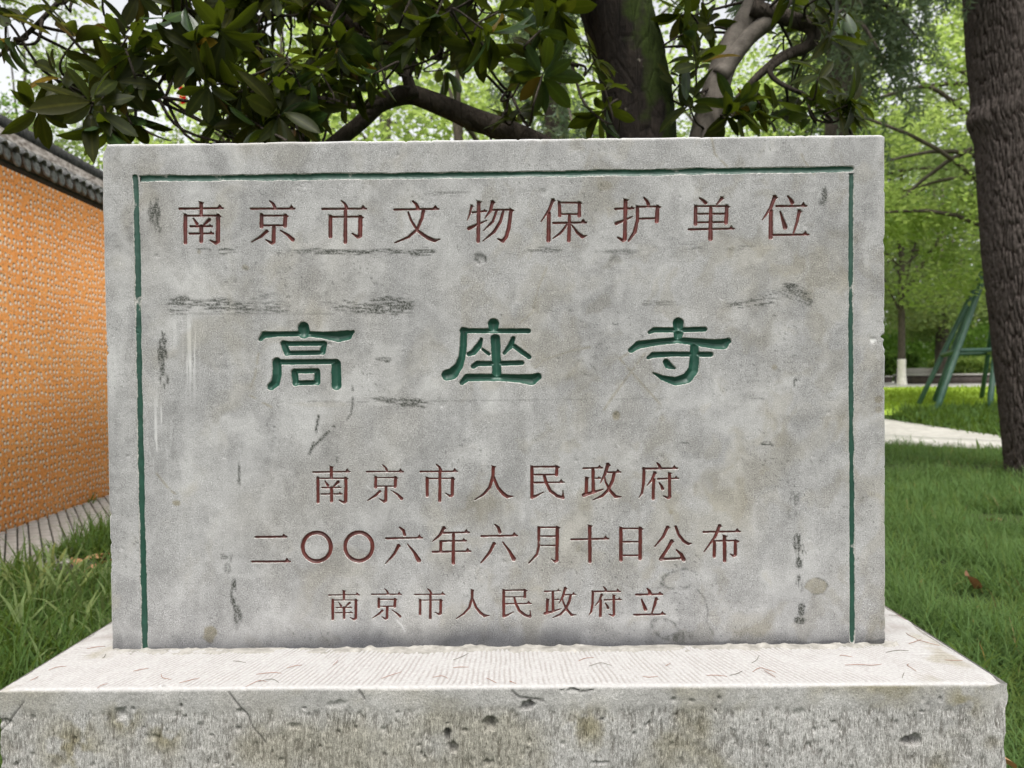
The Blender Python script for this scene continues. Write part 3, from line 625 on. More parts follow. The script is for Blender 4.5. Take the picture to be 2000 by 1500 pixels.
# sides, top and back from the outline
TH = 0.20
outl = np.concatenate([vid[:, 0], vid[-1, 1:], vid[::-1, -1][1:], vid[0, ::-1][1:-1]])
bv = base.reshape(-1, 3)
n0 = soff
side_rows = []
for yy in (0.012, TH):
    pv_ = bv[outl].copy(); pv_[:, 1] = yy; SV.append(pv_); SA.append(np.tile(np.array([[0, 0, .45, 0.]]), (len(outl), 1))); side_rows.append(np.arange(len(outl)) + soff); soff += len(outl)
for ra, rb in ((outl, side_rows[0]), (side_rows[0], side_rows[1])):
    SF.append(np.stack([ra, np.roll(ra, -1), np.roll(rb, -1), rb], -1))
SV.append(at(np.array([TL[0], TR[0], BR[0], BL[0]]), np.array([TL[1], TR[1], BR[1], BL[1]]), 0.0) + np.array([0, TH, 0])); SA.append(np.zeros((4, 4))); SF.append(np.array([[soff, soff + 1, soff + 2, soff + 3]])); soff += 4
SAa = np.vstack(SA)
slab = mesh_obj('slab', np.vstack(SV), SF, M['slab'], stele, True, {k: SAa[:, i] for i, k in enumerate(AN)})
mod = slab.modifiers.new('edges', 'EDGE_SPLIT'); mod.split_angle = math.radians(50)
for co in char_objs: co.parent = slab

# ---- pedestal: one profile sheet (top, rounded arris, front) plus rough ends
ZP = 0.6
xl, xr, yf, ybk = at_z(-4, 1348, ZP)[0], at_z(1976, 1340, ZP)[0], -0.187, 0.36
ztop_front = lambda x: 0.0
nx_ = 880
prof = [(y, ZP, 1) for y in np.linspace(ybk, 0.02, 14)] + [(y, ZP, 1) for y in np.linspace(0.015, yf + 0.006, 66)]
prof += [(yf + 0.004, ZP - 0.0004, 1), (yf + 0.0018, ZP - 0.0018, .8), (yf, ZP - 0.0045, .2)]
prof += [(yf, z, 0) for z in np.linspace(ZP - 0.007, ZP - 0.20, 78)] + [(yf, z, 0) for z in np.linspace(ZP - 0.22, -0.05, 14)]
prof = np.array(prof)
uu = np.linspace(0, 1, nx_)
Xp, Yp = np.meshgrid(xl + (xr - xl) * uu, prof[:, 0], indexing='ij'); Zp = np.repeat(prof[None, :, 1], nx_, 0); Tp = np.repeat(prof[None, :, 2], nx_, 0)
arc = np.concatenate([[0], np.cumsum(np.hypot(np.diff(prof[:, 0]), np.diff(prof[:, 1])))]); Ap = np.repeat(arc[None], nx_, 0)
# ragged end arrises
wl_, wr_ = np.clip(1 - uu / 0.03, 0, 1)[:, None], np.clip(1 - (1 - uu) / 0.03, 0, 1)[:, None]
rag = lambda s: 0.026 * (fbm(s * 14, 0 * s + 2, s.shape[1], 4) - 0.5) + 0.022 * np.maximum(0, fbm(s * 22, 0 * s + 7, 5, 2) - 0.52)
Xp = Xp + wl_ * rag(Ap) - wr_ * rag(Ap + 9.3)
corner = np.exp(-((Xp - xr) / 0.022) ** 2 - ((Yp - yf) / 0.03) ** 2 - ((Zp - ZP) / 0.05) ** 2)
Yp = Yp + corner * 0.012
Zp = Zp - 0.006 * corner * (Tp > 0.5) - (wl_ + wr_) ** 3 * 0.006 * (Tp > .5)
# tooling: fan of chisel ridges on top, vertical grooves on the front
top = Tp > 0.5
qf = Xp / (1.45 - (Yp - yf)); qn = qf * 150 + 0.5 * (fbm(Xp * 14, Yp * 14, 15, 3) - 0.5) * 2 + 6 * (vn(Xp * 3.3, 0 * Xp, 16) - .5)
ridge = np.abs((qn % 1.0) - 0.5) * 2
side_zone = sstep(0.74, 0.80, np.abs(Xp)) * sstep(-0.12, -0.02, Yp)
rid2 = np.abs(((Yp * 95 + 1.5 * fbm(Xp * 6, Yp * 30, 18, 3)) % 1.0) - 0.5) * 2
ridge = ridge * (1 - side_zone) + rid2 * side_zone
brk = fbm(Xp * 55, Yp * 30, 19, 4)
gt = sstep(0.60, 0.12, ridge) * (.35 + .65 * sstep(0.34, 0.60, brk)) * (1 - sstep(yf + 0.018, yf + 0.006, Yp))
Zp = Zp - top * (0.0011 * gt + 0.0012 * (fbm(Xp * 25, Yp * 25, 20, 4) - 0.5) + 0.0015 * (fbm(Xp * 4, Yp * 4, 28, 3) - 0.5) * sstep(yf, yf + .03, Yp))
dz = ZP - Zp
band = sstep(0.030, 0.048, dz + 0.012 * (fbm(Xp * 45, Zp * 10, 22, 3) - 0.5))
wq = 0.012 * (fbm(Xp * 30, Zp * 30, 46, 2) - .5); gv = fbm((Xp + wq) * 240, Zp * 34, 23, 2); gfine = fbm(Xp * 300, Zp * 70, 24, 2)
gfr = sstep(0.52, 0.30, gv) * sstep(0.30, 0.62, fbm(Xp * 60, Zp * 60, 25, 3)) * band
diag = sstep(0.6, 0.75, vn((Xp * 0.8 - Zp * 0.6) * 260, (Xp * 0.6 + Zp * 0.8) * 25, 26)) * (1 - band) * 0.35
holes = np.zeros_like(Xp)
def hole(px, py, rx, rz, dep, seed):
    p = at(px, py, yf); w = 0.55 + 0.9 * vn(Xp * 130, Zp * 130, seed)
    return dep * np.clip(1.0 - np.hypot((Xp - p[0]) / (rx * w), (Zp - p[2]) / (rz * w)), 0, 1) ** 0.5
front = ~top
for a_ in [(1032, 1378, .012, .009, .014, 1), (958, 1414, .011, .012, .018, 2), (874, 1436, .006, .016, .016, 3), (884, 1462, .009, .010, .014, 4), (1782, 1448, .016, .010, .016, 5), (908, 1428, .006, .004, .006, 6), (470, 1390, .010, .006, .005, 7), (235, 1395, .012, .014, .006, 8), (952, 1490, .006, .006, .008, 9), (1120, 1349, .018, .004, .006, 10), (660, 1376, .018, .007, .004, 12), (10, 1410, .014, .008, .006, 13), (575, 1420, .010, .006, .004, 14), (1560, 1395, .010, .010, .004, 15), (300, 1440, .016, .006, .003, 16), (1170, 1490, .016, .003, .005, 17)]:
    holes = np.maximum(holes, hole(*a_))
for q_ in range(60):
    holes = np.maximum(holes, hole(rng.uniform(0, 1970), rng.uniform(1360, 1500), rng.uniform(.002, .005), rng.uniform(.002, .006), rng.uniform(.003, .006), 20 + q_))
def crackf(pts, w):
    d = np.full(Xp.shape, 9.0); P_ = [at(a, b, yf) for a, b in pts]
    wx_ = Xp + 0.006 * (fbm(Xp * 60, Zp * 60, 33, 3) - 0.5)
    for A, B in zip(P_[:-1], P_[1:]):
        dx, dy = B[0] - A[0], B[2] - A[2]; t = np.clip(((wx_ - A[0]) * dx + (Zp - A[2]) * dy) / (dx * dx + dy * dy), 0, 1)
        d = np.minimum(d, np.hypot(wx_ - A[0] - t * dx, Zp - A[2] - t * dy))
    return np.clip(1.3 - d / w, 0, 1) * front
crk = np.maximum.reduce([crackf([(447, 1352), (480, 1395), (500, 1430), (520, 1452)], .0012), crackf([(45, 1372), (25, 1400), (0, 1428)], .0014), crackf([(700, 1345), (712, 1365)], .002), crackf([(1000, 1350), (1015, 1362), (1060, 1368)], .002), crackf([(1120, 1345), (1135, 1352), (1160, 1347)], .0016)])
nick2 = 0.012 * np.maximum(0, fbm(Xp * 30, 0 * Xp + 3, 35, 3) - 0.60) * np.exp(-(np.minimum(dz, 9) / 0.012) ** 2) * (Yp < yf + 0.014)
Yp = Yp + front * (0.0020 * gfr + 0.0012 * gfine * band + 0.0006 * diag + holes + 0.002 * crk + 0.003 * (fbm(Xp * 8, Zp * 8, 27, 3) - 0.5) + 0.0016 * (fbm(Xp * 70, Zp * 70, 29, 3) - 0.5) * band) + nick2
Zp = Zp - nick2 * top * 0.6
brn = sstep(0.42, 0.66, fbm(Xp * 6, Zp * 8, 36, 6)) * (0.45 + 0.55 * sstep(0.20, 0.5, Xp)) * front
for px_, py_, r_ in ((240, 1405, .03), (1150, 1420, .035), (140, 1460, .05), (1880, 1370, .03), (320, 1440, .03)):
    p_ = at(px_, py_, yf); brn = np.maximum(brn, front * 0.9 * np.exp(-((Xp - p_[0]) / r_) ** 2 - ((Zp - p_[2]) / r_) ** 2) * sstep(.35, .6, fbm(Xp * 40, Zp * 40, 39, 3)))
brn = np.maximum(brn, top * 0.5 * sstep(0.60, 0.75, fbm(Xp * 12, Yp * 12, 37, 4)) * sstep(0.70, 0.78, np.abs(Xp)))
drk = np.clip(np.maximum(sstep(.003, .010, holes) * 0.55 * sstep(.3, .6, fbm(Xp * 90, Zp * 90, 38, 2)), crk * 0.8) * front, 0, 1)
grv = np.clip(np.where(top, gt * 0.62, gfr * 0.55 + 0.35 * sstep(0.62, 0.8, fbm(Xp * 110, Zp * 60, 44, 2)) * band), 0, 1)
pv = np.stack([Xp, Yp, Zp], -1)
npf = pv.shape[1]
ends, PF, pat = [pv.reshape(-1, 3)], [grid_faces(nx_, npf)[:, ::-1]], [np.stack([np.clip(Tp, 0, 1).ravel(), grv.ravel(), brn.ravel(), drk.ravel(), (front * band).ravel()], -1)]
off = nx_ * npf
for row, sgn in ((0, 1), (nx_ - 1, -1)):
    ring_ = np.arange(npf) + row * npf
    c0 = pv[row].copy(); c0[:, 0] += sgn * 0.0; back = pv[row].copy(); back[:, 1] = ybk
    ends.append(back); pat.append(np.tile([[0, .2, .3, 0., .6]], (npf, 1))); bi = np.arange(npf) + off; off += npf
    k0 = 14
    f_ = np.stack([ring_[:-1], ring_[1:], bi[1:], bi[:-1]], -1)
    PF.append(f_ if sgn > 0 else f_[:, ::-1])
patt = np.vstack(pat)
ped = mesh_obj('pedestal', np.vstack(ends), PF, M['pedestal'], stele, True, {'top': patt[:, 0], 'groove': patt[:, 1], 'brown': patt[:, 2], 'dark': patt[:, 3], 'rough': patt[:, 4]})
ped.modifiers.new('edges', 'EDGE_SPLIT').split_angle = math.radians(60)

# ---- crumbly mortar bead along the slab's foot
nm_, mm_ = 520, 14
ms = np.linspace(0, 1, nm_); P0, P1 = at_z(212, 1275, ZP), at_z(1752, 1256, ZP)
sl, tl = np.meshgrid(ms, np.linspace(0, 1, mm_), indexing='ij')
wid = 0.030 + 0.024 * (fbm(sl * 14, 0 * sl, 81, 5) - 0.5) + 0.012 * (fbm(sl * 110, 0 * sl, 82, 3) - 0.5)
wid *= sstep(-0.004, 0.012, sl) * sstep(1.004, 0.985, sl) * 0.7 + 0.3
mx_ = P0[0] + (P1[0] - P0[0]) * sl + 0.004 * (fbm(sl * 60, tl * 3, 83, 2) - .5)
my_ = 0.012 - tl * (wid + 0.012)
hgt = (0.002 + 0.007 * fbm(sl * 30, tl * 2, 84, 4) + 0.016 * np.maximum(0, fbm(sl * 70, tl * 3, 85, 3) - .52)) * np.sqrt(np.clip(1 - tl ** 2.2, 0, 1))
mz_ = ZP - 0.004 + hgt
mesh_obj('mortar', np.stack([mx_, my_, mz_], -1).reshape(-1, 3), grid_faces(nm_, mm_)[:, ::-1], M['mortar'], ped)

#@@NEXT
# ------------------------------------------------------------------ temple wall with tiled cap
WA, WB = on_ground(0, 1048), on_ground(207, 974)
WT = WB - WA; WT[2] = 0; WT /= np.linalg.norm(WT); WN = np.array([WT[1], -WT[0], 0.0])
WA = WA.copy(); WA[2] = 0
def W(s, n, z):
    s, n, z = np.broadcast_arrays(np.asarray(s, float), np.asarray(n, float), np.asarray(z, float))
    return WA + s[..., None] * WT + n[..., None] * WN + z[..., None] * np.array([0, 0, 1.0])
def wall_hit(px, py, n):
    d = ray(px, py); t = ((WA + n * WN - CAM) @ WN) / (d @ WN); p = CAM + d * t
    return (p - WA) @ WT, p[2]
ZW = wall_hit(98, 366, 0.0)[1]; ZE = wall_hit(72, 339, 0.20)[1]
print('wall', WA, WT, 'top', ZW, 'eave', ZE, wall_hit(0, 320, 0), wall_hit(196, 411, 0), wall_hit(8, 306, .2), wall_hit(138, 370, .2), 'crest', wall_hit(76, 265, -.08), wall_hit(193, 333, -.08), 'bed', [((on_ground(a, b) - WA) @ WT, (on_ground(a, b) - WA) @ WN) for a, b in ((0, 1115), (100, 1075), (207, 1030))])
def mat_wall():
    t = MT('orange_pebbled_render')
    S = 17.5
    v0 = t.mp((S, S, S), (-math.pi / 2, 0, 0)); v1 = t.n.new('ShaderNodeMapping'); v1.inputs['Location'].default_value = (0.10, -0.16, 0.0); t.link(v0, v1.inputs['Vector'])
    base_c = t.mix(t.ramp(t.noise(2.0, detail=4), [(0.35, 0.0), (0.7, 1.0)]), (0.88, 0.355, 0.095), (0.93, 0.42, 0.13))
    base_c = t.mix(t.ramp(t.noise(40, detail=3), [(0.4, 0.0), (0.7, 0.5)]), base_c, (0.50, 0.13, 0.03))
    def spots(vec, lo, hi, pick, sc=1.0, wob=0.0):
        k = t.n.new('ShaderNodeTexVoronoi'); k.voronoi_dimensions = '2D'; k.inputs['Randomness'].default_value = 0.5; k.inputs['Scale'].default_value = sc; t.link(vec, k.inputs['Vector'])
        sel = t.n.new('ShaderNodeSeparateColor'); t.link(k.outputs['Color'], sel.inputs[0])
        return t.math('MULTIPLY', t.ramp(k.outputs['Distance'], [(lo, 1.0), (hi, 0.0)]), t.ramp(sel.outputs[0], [(pick - 0.02, 0.0), (pick + 0.02, 1.0)])), k.outputs['Distance']
    sd_, d0 = spots(v1.outputs[0], 0.19, 0.27, 0.12)
    c = t.mix(t.math('MULTIPLY', sd_, 0.9), base_c, (0.07, 0.04, 0.025))  # shifted dark spots paint a shadow crescent beside each pebble
    s2, _ = spots(v0, 0.10, 0.2, 0.55, 1.9); c = t.mix(t.math('MULTIPLY', s2, 0.9), c, (0.16, 0.10, 0.07))
    sw, dw = spots(v0, 0.17, 0.27, 0.12)
    peb = t.mix(t.ramp(dw, [(0.08, 0.0), (0.32, 1.0)]), (0.90, 0.80, 0.68), (0.70, 0.48, 0.28)); c = t.mix(sw, c, peb)
    s3, _ = spots(v0, 0.14, 0.24, 0.5, 1.45); c = t.mix(s3, c, (0.72, 0.55, 0.38))
    n = t.bump(t.math('ADD', sw, t.math('MULTIPLY', s3, 0.6)), 0.35, 0.010)
    return t.done(c, 0.75, n, 0.3)
wall = thing('temple_wall', 'orange pebbled wall capped with grey curved roof tiles', 'wall', tuple(WA))
rz = math.atan2(WT[1], WT[0]); wall.rotation_euler = (0, 0, rz)       # local x = along, local -y = outward
def wl_box(name, s0, s1, n0, n1, z0, z1, mat, par=None):
    v, f = box(s0, s1, -n1, -n0, z0, z1); return mesh_obj(name, v, f, mat, par or wall, smooth=False)
S0, S1 = -3.2, 14.0
wl_box('rendered_face', S0, S1, -0.30, 0.0, -0.3, ZW, mat_wall())
M['lime'] = mat_simple('weathered_lime', (0.16, 0.15, 0.135), (0.38, 0.36, 0.33), 7, 0.9, 0.3, 0.01, stretch=(2, 2, 5))
M['tile'] = mat_simple('grey_clay_tile', (0.085, 0.085, 0.083), (0.26, 0.255, 0.245), 26, 0.8, 0.35, 0.006)
M['tile_d'] = mat_simple('dark_clay_tile', (0.035, 0.035, 0.036), (0.085, 0.083, 0.08), 30, 0.85, 0.35, 0.006)
M['ridge'] = mat_simple('ridge_plaster', (0.09, 0.072, 0.058), (0.40, 0.37, 0.34), 16, 0.9, 0.3, 0.008, stretch=(1, 1, 2.5))
wl_box('cornice', S0, S1, -0.30, 0.075, ZW, ZW + 0.055, M['tile_d'])
wl_box('cornice', S0, S1, -0.30, 0.13, ZW + 0.055, ZE + 0.055, M['lime'])
ZR = ZE + 0.215
bed_v = np.array([(S0, -0.195, ZE + 0.055), (S1, -0.195, ZE + 0.055), (S1, 0.05, ZR - 0.015), (S0, 0.05, ZR - 0.015), (S0, -0.12, ZE + 0.03), (S1, -0.12, ZE + 0.03)])
mesh_obj('tile_bed', bed_v, [(0, 1, 2, 3), (4, 5, 1, 0)], M['tile_d'], wall, smooth=False)
ZC0, ZC1 = ZR + 0.125, ZR + 0.21
wl_box('ridge_band', S0, S1, -0.17, -0.045, ZR - 0.05, ZC0, M['ridge'])
# crest of tiles set on edge
cv = []
n_c = 0
for s in np.arange(S0, S1, 0.018):
    n_c += 1
    dz = random.uniform(-.006, .006); b = box(s + 0.001, s + 0.0155, 0.045 - random.uniform(0, .006), 0.165 + random.uniform(0, .006), ZC0 - .002, ZC1 + dz); cv.append(b)
v, f = merge(cv); tag(mesh_obj('crest_tiles', v, f, M['tile_d'], wall, smooth=False), kind='stuff')
# tile meshes (one of each, shared)
def arc_tile(r, L_, th, a0, a1, n=7, taper=0.92):
    a = np.linspace(a0, a1, n); V = []
    for (x, k) in ((0, 1.0), (L_, taper)):
        for rr in (r, r - th):
            for q in a: V.append((q, x, rr * k))
    P_ = np.array([(rr * math.cos(q), x, rr * math.sin(q)) for q, x, rr in V]); f = []
    for i in range(n - 1):
        f += [(i, i + 1, 2 * n + i + 1, 2 * n + i), (n + i, 3 * n + i, 3 * n + i + 1, n + i + 1), (i, n + i, n + i + 1, i + 1), (2 * n + i, 2 * n + i + 1, 3 * n + i + 1, 3 * n + i)]
    f += [(0, 2 * n, 3 * n, n), (n - 1, 2 * n - 1, 4 * n - 1, 3 * n - 1)]
    return P_, np.array(f)
SP = 0.118
pv_, pf_ = arc_tile(0.050, 0.115, 0.012, math.radians(12), math.radians(168))
cover = mesh_obj('cover_tile', pv_, pf_, M['tile'], wall); cover_me = cover.data; bpy.data.objects.remove(cover)
# tongue-shaped drip tile: shield outline with thickness
ang = np.linspace(0, math.pi, 11); out = [(0.046 * math.cos(a), -0.082 * math.sin(a) ** 0.8 * 1.0) for a in ang]
out = [(0.048, 0.012)] + out + [(-0.048, 0.012)]
nv_ = len(out); tv = [(x, 0.0, z) for x, z in out] + [(x, 0.011, z) for x, z in out]
tv += [(x * .8, -0.004, z * .8 - .006) for x, z in out]
tf = [tuple(range(nv_, 2 * nv_))[::-1]] + [(i, (i + 1) % nv_, (i + 1) % nv_ + nv_, i + nv_) for i in range(nv_)] + [(i, i + 2 * nv_, (i + 1) % nv_ + 2 * nv_, (i + 1) % nv_) for i in range(nv_)] + [tuple(range(2 * nv_, 3 * nv_))]
dr_o = mesh_obj('drip_tile', np.array(tv), tf, M['tile'], wall, smooth=False); drip_me = dr_o.data; bpy.data.objects.remove(dr_o)
slope = math.atan2(ZR - 0.015 - (ZE + 0.055), 0.245)
def inst(name, me, par, loc, rot, sc=(1, 1, 1)):
    o = bpy.data.objects.new(name, me); COL.objects.link(o); o.parent = par; o.location = loc; o.rotation_euler = rot; o.scale = sc; return o
ncol = 0
for s in np.arange(-2.2, 6.3, SP):
    ncol += 1
    j = random.uniform
    inst('drip_tile', drip_me, wall, (s + j(-.006, .006), -0.215 + j(-.008, .008), ZE + 0.068 + j(-.008, .008)), (math.radians(-12 + j(-7, 7)), j(-.10, .10), j(-.08, .08)))
    for k in range(4):
        t_ = 0.0 + k * 0.078
        inst('cover_tile', cover_me, wall, (s + SP / 2 + j(-.006, .006), -0.225 + t_ * math.cos(slope) + j(-.006, .006), ZE + 0.058 + t_ * math.sin(slope) + j(-.004, .006)), (slope * 0.86 + j(-.05, .05), j(-.07, .07), j(-.07, .07)), (1 + j(-.05, .05),) * 3)

# paved strip beside the wall
pave = mesh_obj('paved_strip', np.array([W(S0, -0.05, 0.006), W(S1, -0.05, 0.006), W(S1, 1.1, 0.006), W(S0, 1.1, 0.006)]), [(0, 3, 2, 1)], mat_simple('joint_sand', (0.02, 0.019, 0.015), (0.05, 0.046, 0.036), 60, 0.95, 0.3), smooth=False); tag(pave, kind='structure')
M['paver'] = mat_simple('grey_paver', (0.20, 0.19, 0.175), (0.32, 0.305, 0.285), 9, 0.9, 0.3, 0.006)
def bev_box(lx, ly, lz, b):
    v = []
    for z, i in ((0, 0), (lz - b, 0), (lz, b)):
        v += [(-lx / 2 + i, -ly / 2 + i, z), (lx / 2 - i, -ly / 2 + i, z), (lx / 2 - i, ly / 2 - i, z), (-lx / 2 + i, ly / 2 - i, z)]
    f = [(8, 9, 10, 11)] + [(4 * k + i, 4 * k + (i + 1) % 4, 4 * k + 4 + (i + 1) % 4, 4 * k + 4 + i) for k in (0, 1) for i in range(4)]
    return np.array(v), np.array(f[1:]), f
v_, _, f_ = bev_box(0.058, 0.226, 0.026, 0.004)
po = mesh_obj('paver', v_, f_, M['paver'], pave, smooth=False); paver_me = po.data; bpy.data.objects.remove(po)
PA = math.radians(33.5); pl, pw = np.array([-math.sin(PA), math.cos(PA), 0]), np.array([math.cos(PA), math.sin(PA), 0])   # bricks on edge, laid askew to the wall
c0_ = W(0.8, .4, 0)
for i in range(-48, 49):
    for k in range(-12, 13):
        p = c0_ + pw * i * .067 + pl * (k * .237 + (.118 if i % 2 else 0)); s_, n_ = (p - WA) @ WT, (p - WA) @ WN
        if -1.1 < s_ < 3.3 and -.02 < n_ < .86:
            inst('paver', paver_me, pave, (p[0], p[1], .004 + random.uniform(-.003, .003)), (random.uniform(-.015, .015), random.uniform(-.015, .015), PA + random.uniform(-.012, .012)))

# ------------------------------------------------------------------ leaves and trees
M['mag'] = mat_leaf('magnolia_leaf', (0.016, 0.036, 0.010), (0.028, 0.055, 0.014), (0.022, 0.029, 0.009), (0.090, 0.118, 0.007), 0.32, 0.34, 0.5, (0.15, 0.10, 0.012))
M['broad'] = mat_leaf('broadleaf', (0.040, 0.080, 0.022), (0.25, 0.34, 0.12), (0.14, 0.21, 0.075), (0.55, 0.68, 0.19), 0.58, 0.5, 0.3)
M['broad2'] = mat_leaf('broadleaf_dark', (0.035, 0.085, 0.018), (0.085, 0.15, 0.035), (0.06, 0.11, 0.03), (0.28, 0.44, 0.09), 0.5, 0.5, 0.3)
M['pale'] = mat_leaf('pale_leaf', (0.10, 0.16, 0.05), (0.19, 0.26, 0.09), (0.14, 0.19, 0.08), (0.38, 0.48, 0.16), 0.5, 0.5, 0.3)
M['cedar'] = mat_leaf('cedar_needles', (0.085, 0.13, 0.08), (0.17, 0.22, 0.14), (0.12, 0.16, 0.10), (0.22, 0.30, 0.15), 0.35, 0.6, 0.2)
M['grass'] = mat_leaf('lawn_blade', (0.014, 0.036, 0.011), (0.165, 0.245, 0.095), (0.085, 0.145, 0.048), (0.20, 0.33, 0.08), 0.34, 0.45, 0.35)
M['lily'] = mat_leaf('lilyturf_blade', (0.03, 0.07, 0.015), (0.085, 0.14, 0.03), (0.06, 0.11, 0.03), (0.18, 0.28, 0.04), 0.35, 0.4, 0.4)
M['lilyp'] = mat_leaf('pale_blade', (0.07, 0.12, 0.03), (0.26, 0.30, 0.15), (0.15, 0.2, 0.08), (0.22, 0.30, 0.10), 0.35, 0.4, 0.4)
def mat_bark(name, a, b, moss=None, sc=18, st=(1, 1, 0.35)):
    t = MT(name); f = t.noise(sc, t.mp(st), detail=7, rough=0.7); vo = t.vor(sc * 1.1, t.mp(st), 'DISTANCE_TO_EDGE')
    c = t.mix(t.ramp(f, [(0.32, 0.0), (0.68, 1.0)]), a, b)
    c = t.mix(t.math('MULTIPLY', t.ramp(vo, [(0.0, 0.6), (0.08, 0.0)]), t.ramp(t.noise(sc * .6, detail=3), [(.45, 0.0), (.6, 1.0)])), c, tuple(x * 0.3 for x in a))
    hf = t.noise(sc * 5, t.mp(st), detail=6, rough=.75); c = t.mix(0.7, c, t.ramp(hf, [(.3, .45), (.5, 1.0), (.7, 1.6)]), 'MULTIPLY')
    if moss:
        ge = t.n.new('ShaderNodeNewGeometry'); se = t.n.new('ShaderNodeSeparateXYZ'); t.link(ge.outputs['Normal'], se.inputs[0])
        k = t.math('ADD', t.math('MULTIPLY', se.outputs[0], 0.55), t.math('MULTIPLY', t.noise(9, detail=5), 0.9))
        c = t.mix(t.ramp(k, [(0.48, 0.0), (0.66, 0.95)]), c, t.mix(t.noise(70, detail=3), (0.010, 0.017, 0.003), (0.040, 0.060, 0.009)))
        lk = t.noise(14, t.mp((1, 1, 0.7), (0.3, 0.2, 0)), detail=3)
        c = t.mix(t.ramp(lk, [(0.68, 0.0), (0.72, 0.8)]), c, (0.30, 0.27, 0.22))
    n = t.bump(t.math('ADD', f, t.math('ADD', t.math('MULTIPLY', hf, .5), t.math('MULTIPLY', t.ramp(vo, [(0.0, 0.0), (0.10, 1.0)]), 0.25))), 0.9, 0.02)
    return t.done(c, 0.9, n, 0.15)
M['bark_moss'] = mat_bark('mossy_bark', (0.007, 0.0055, 0.0045), (0.032, 0.025, 0.02), True, 16)
M['bark_grey'] = mat_simple('grey_bark', (0.075, 0.064, 0.053), (0.155, 0.135, 0.115), 26, 0.9, 0.5, 0.012)
M['bark_dark'] = mat_bark('dark_bark', (0.028, 0.022, 0.017), (0.075, 0.062, 0.05), None, 20)
M['bark_pine'] = mat_bark('plated_bark', (0.05, 0.036, 0.03), (0.145, 0.11, 0.092), None, 26, (1, 1, 0.45))
M['bark_far'] = mat_bark('far_bark', (0.05, 0.042, 0.034), (0.12, 0.10, 0.08), None, 8)
M['lime_wash'] = mat_simple('lime_wash', (0.62, 0.59, 0.52), (0.80, 0.77, 0.70), 8, 0.9, 0.2)

def pxtube(pts, y, sides=12, bump=0.1, seed=0, n=8):
    """pts: (px, py, width_px[, world y]) -> tube at real distance"""
    rows = []
    for p in pts:
        yy = p[3] if len(p) > 3 else y
        c = at(p[0], p[1], yy); rows.append((*c, p[2] / 2 * (yy - CAM[1]) / FPX))
    return tube(catmull(rows, n), sides, bump, seed)

# ---- magnolia behind the slab
YM = 1.75
mag = thing('magnolia_tree', 'broad-leaved evergreen tree with mossy trunk and whorls of glossy leaves above the slab', 'tree', (float(at(1265, 400, YM)[0]), YM, 0.0))
def part(name, vf, mat, par, smooth=True):
    v, f = vf; return mesh_obj(name, np.asarray(v) - np.array(par.location), f, mat, par, smooth)
def groundtube(px, py, w, y, foot_dx, fw):   # from a pixel point straight down to the ground
    c = at(px, py, y); r = w / 2 * (y - CAM[1]) / FPX
    return c, r
c_, r_ = groundtube(1252, 265, 132, YM, 0, 0)
trunk_path = [(*(c_ + np.array([0.10, 0, -c_[2] - 0.05])), r_ * 1.5), (*(c_ + np.array([0.08, 0, -c_[2] + 0.25])), r_ * 1.15), (*(c_ + np.array([0.05, 0, -0.6])), r_ * 1.02), (*c_, r_)]
for p in ((1232, 130, 132), (1198, 0, 138), (1160, -160, 130), (1150, -420, 105), (1180, -800, 70)):
    q_ = at(p[0], p[1], YM); trunk_path.append((*q_, p[2] / 2 * (YM - CAM[1]) / FPX))
tp = catmull(trunk_path, 16)
part('trunk', tube(tp, 40, 0.16, 3, 5), M['bark_moss'], mag)
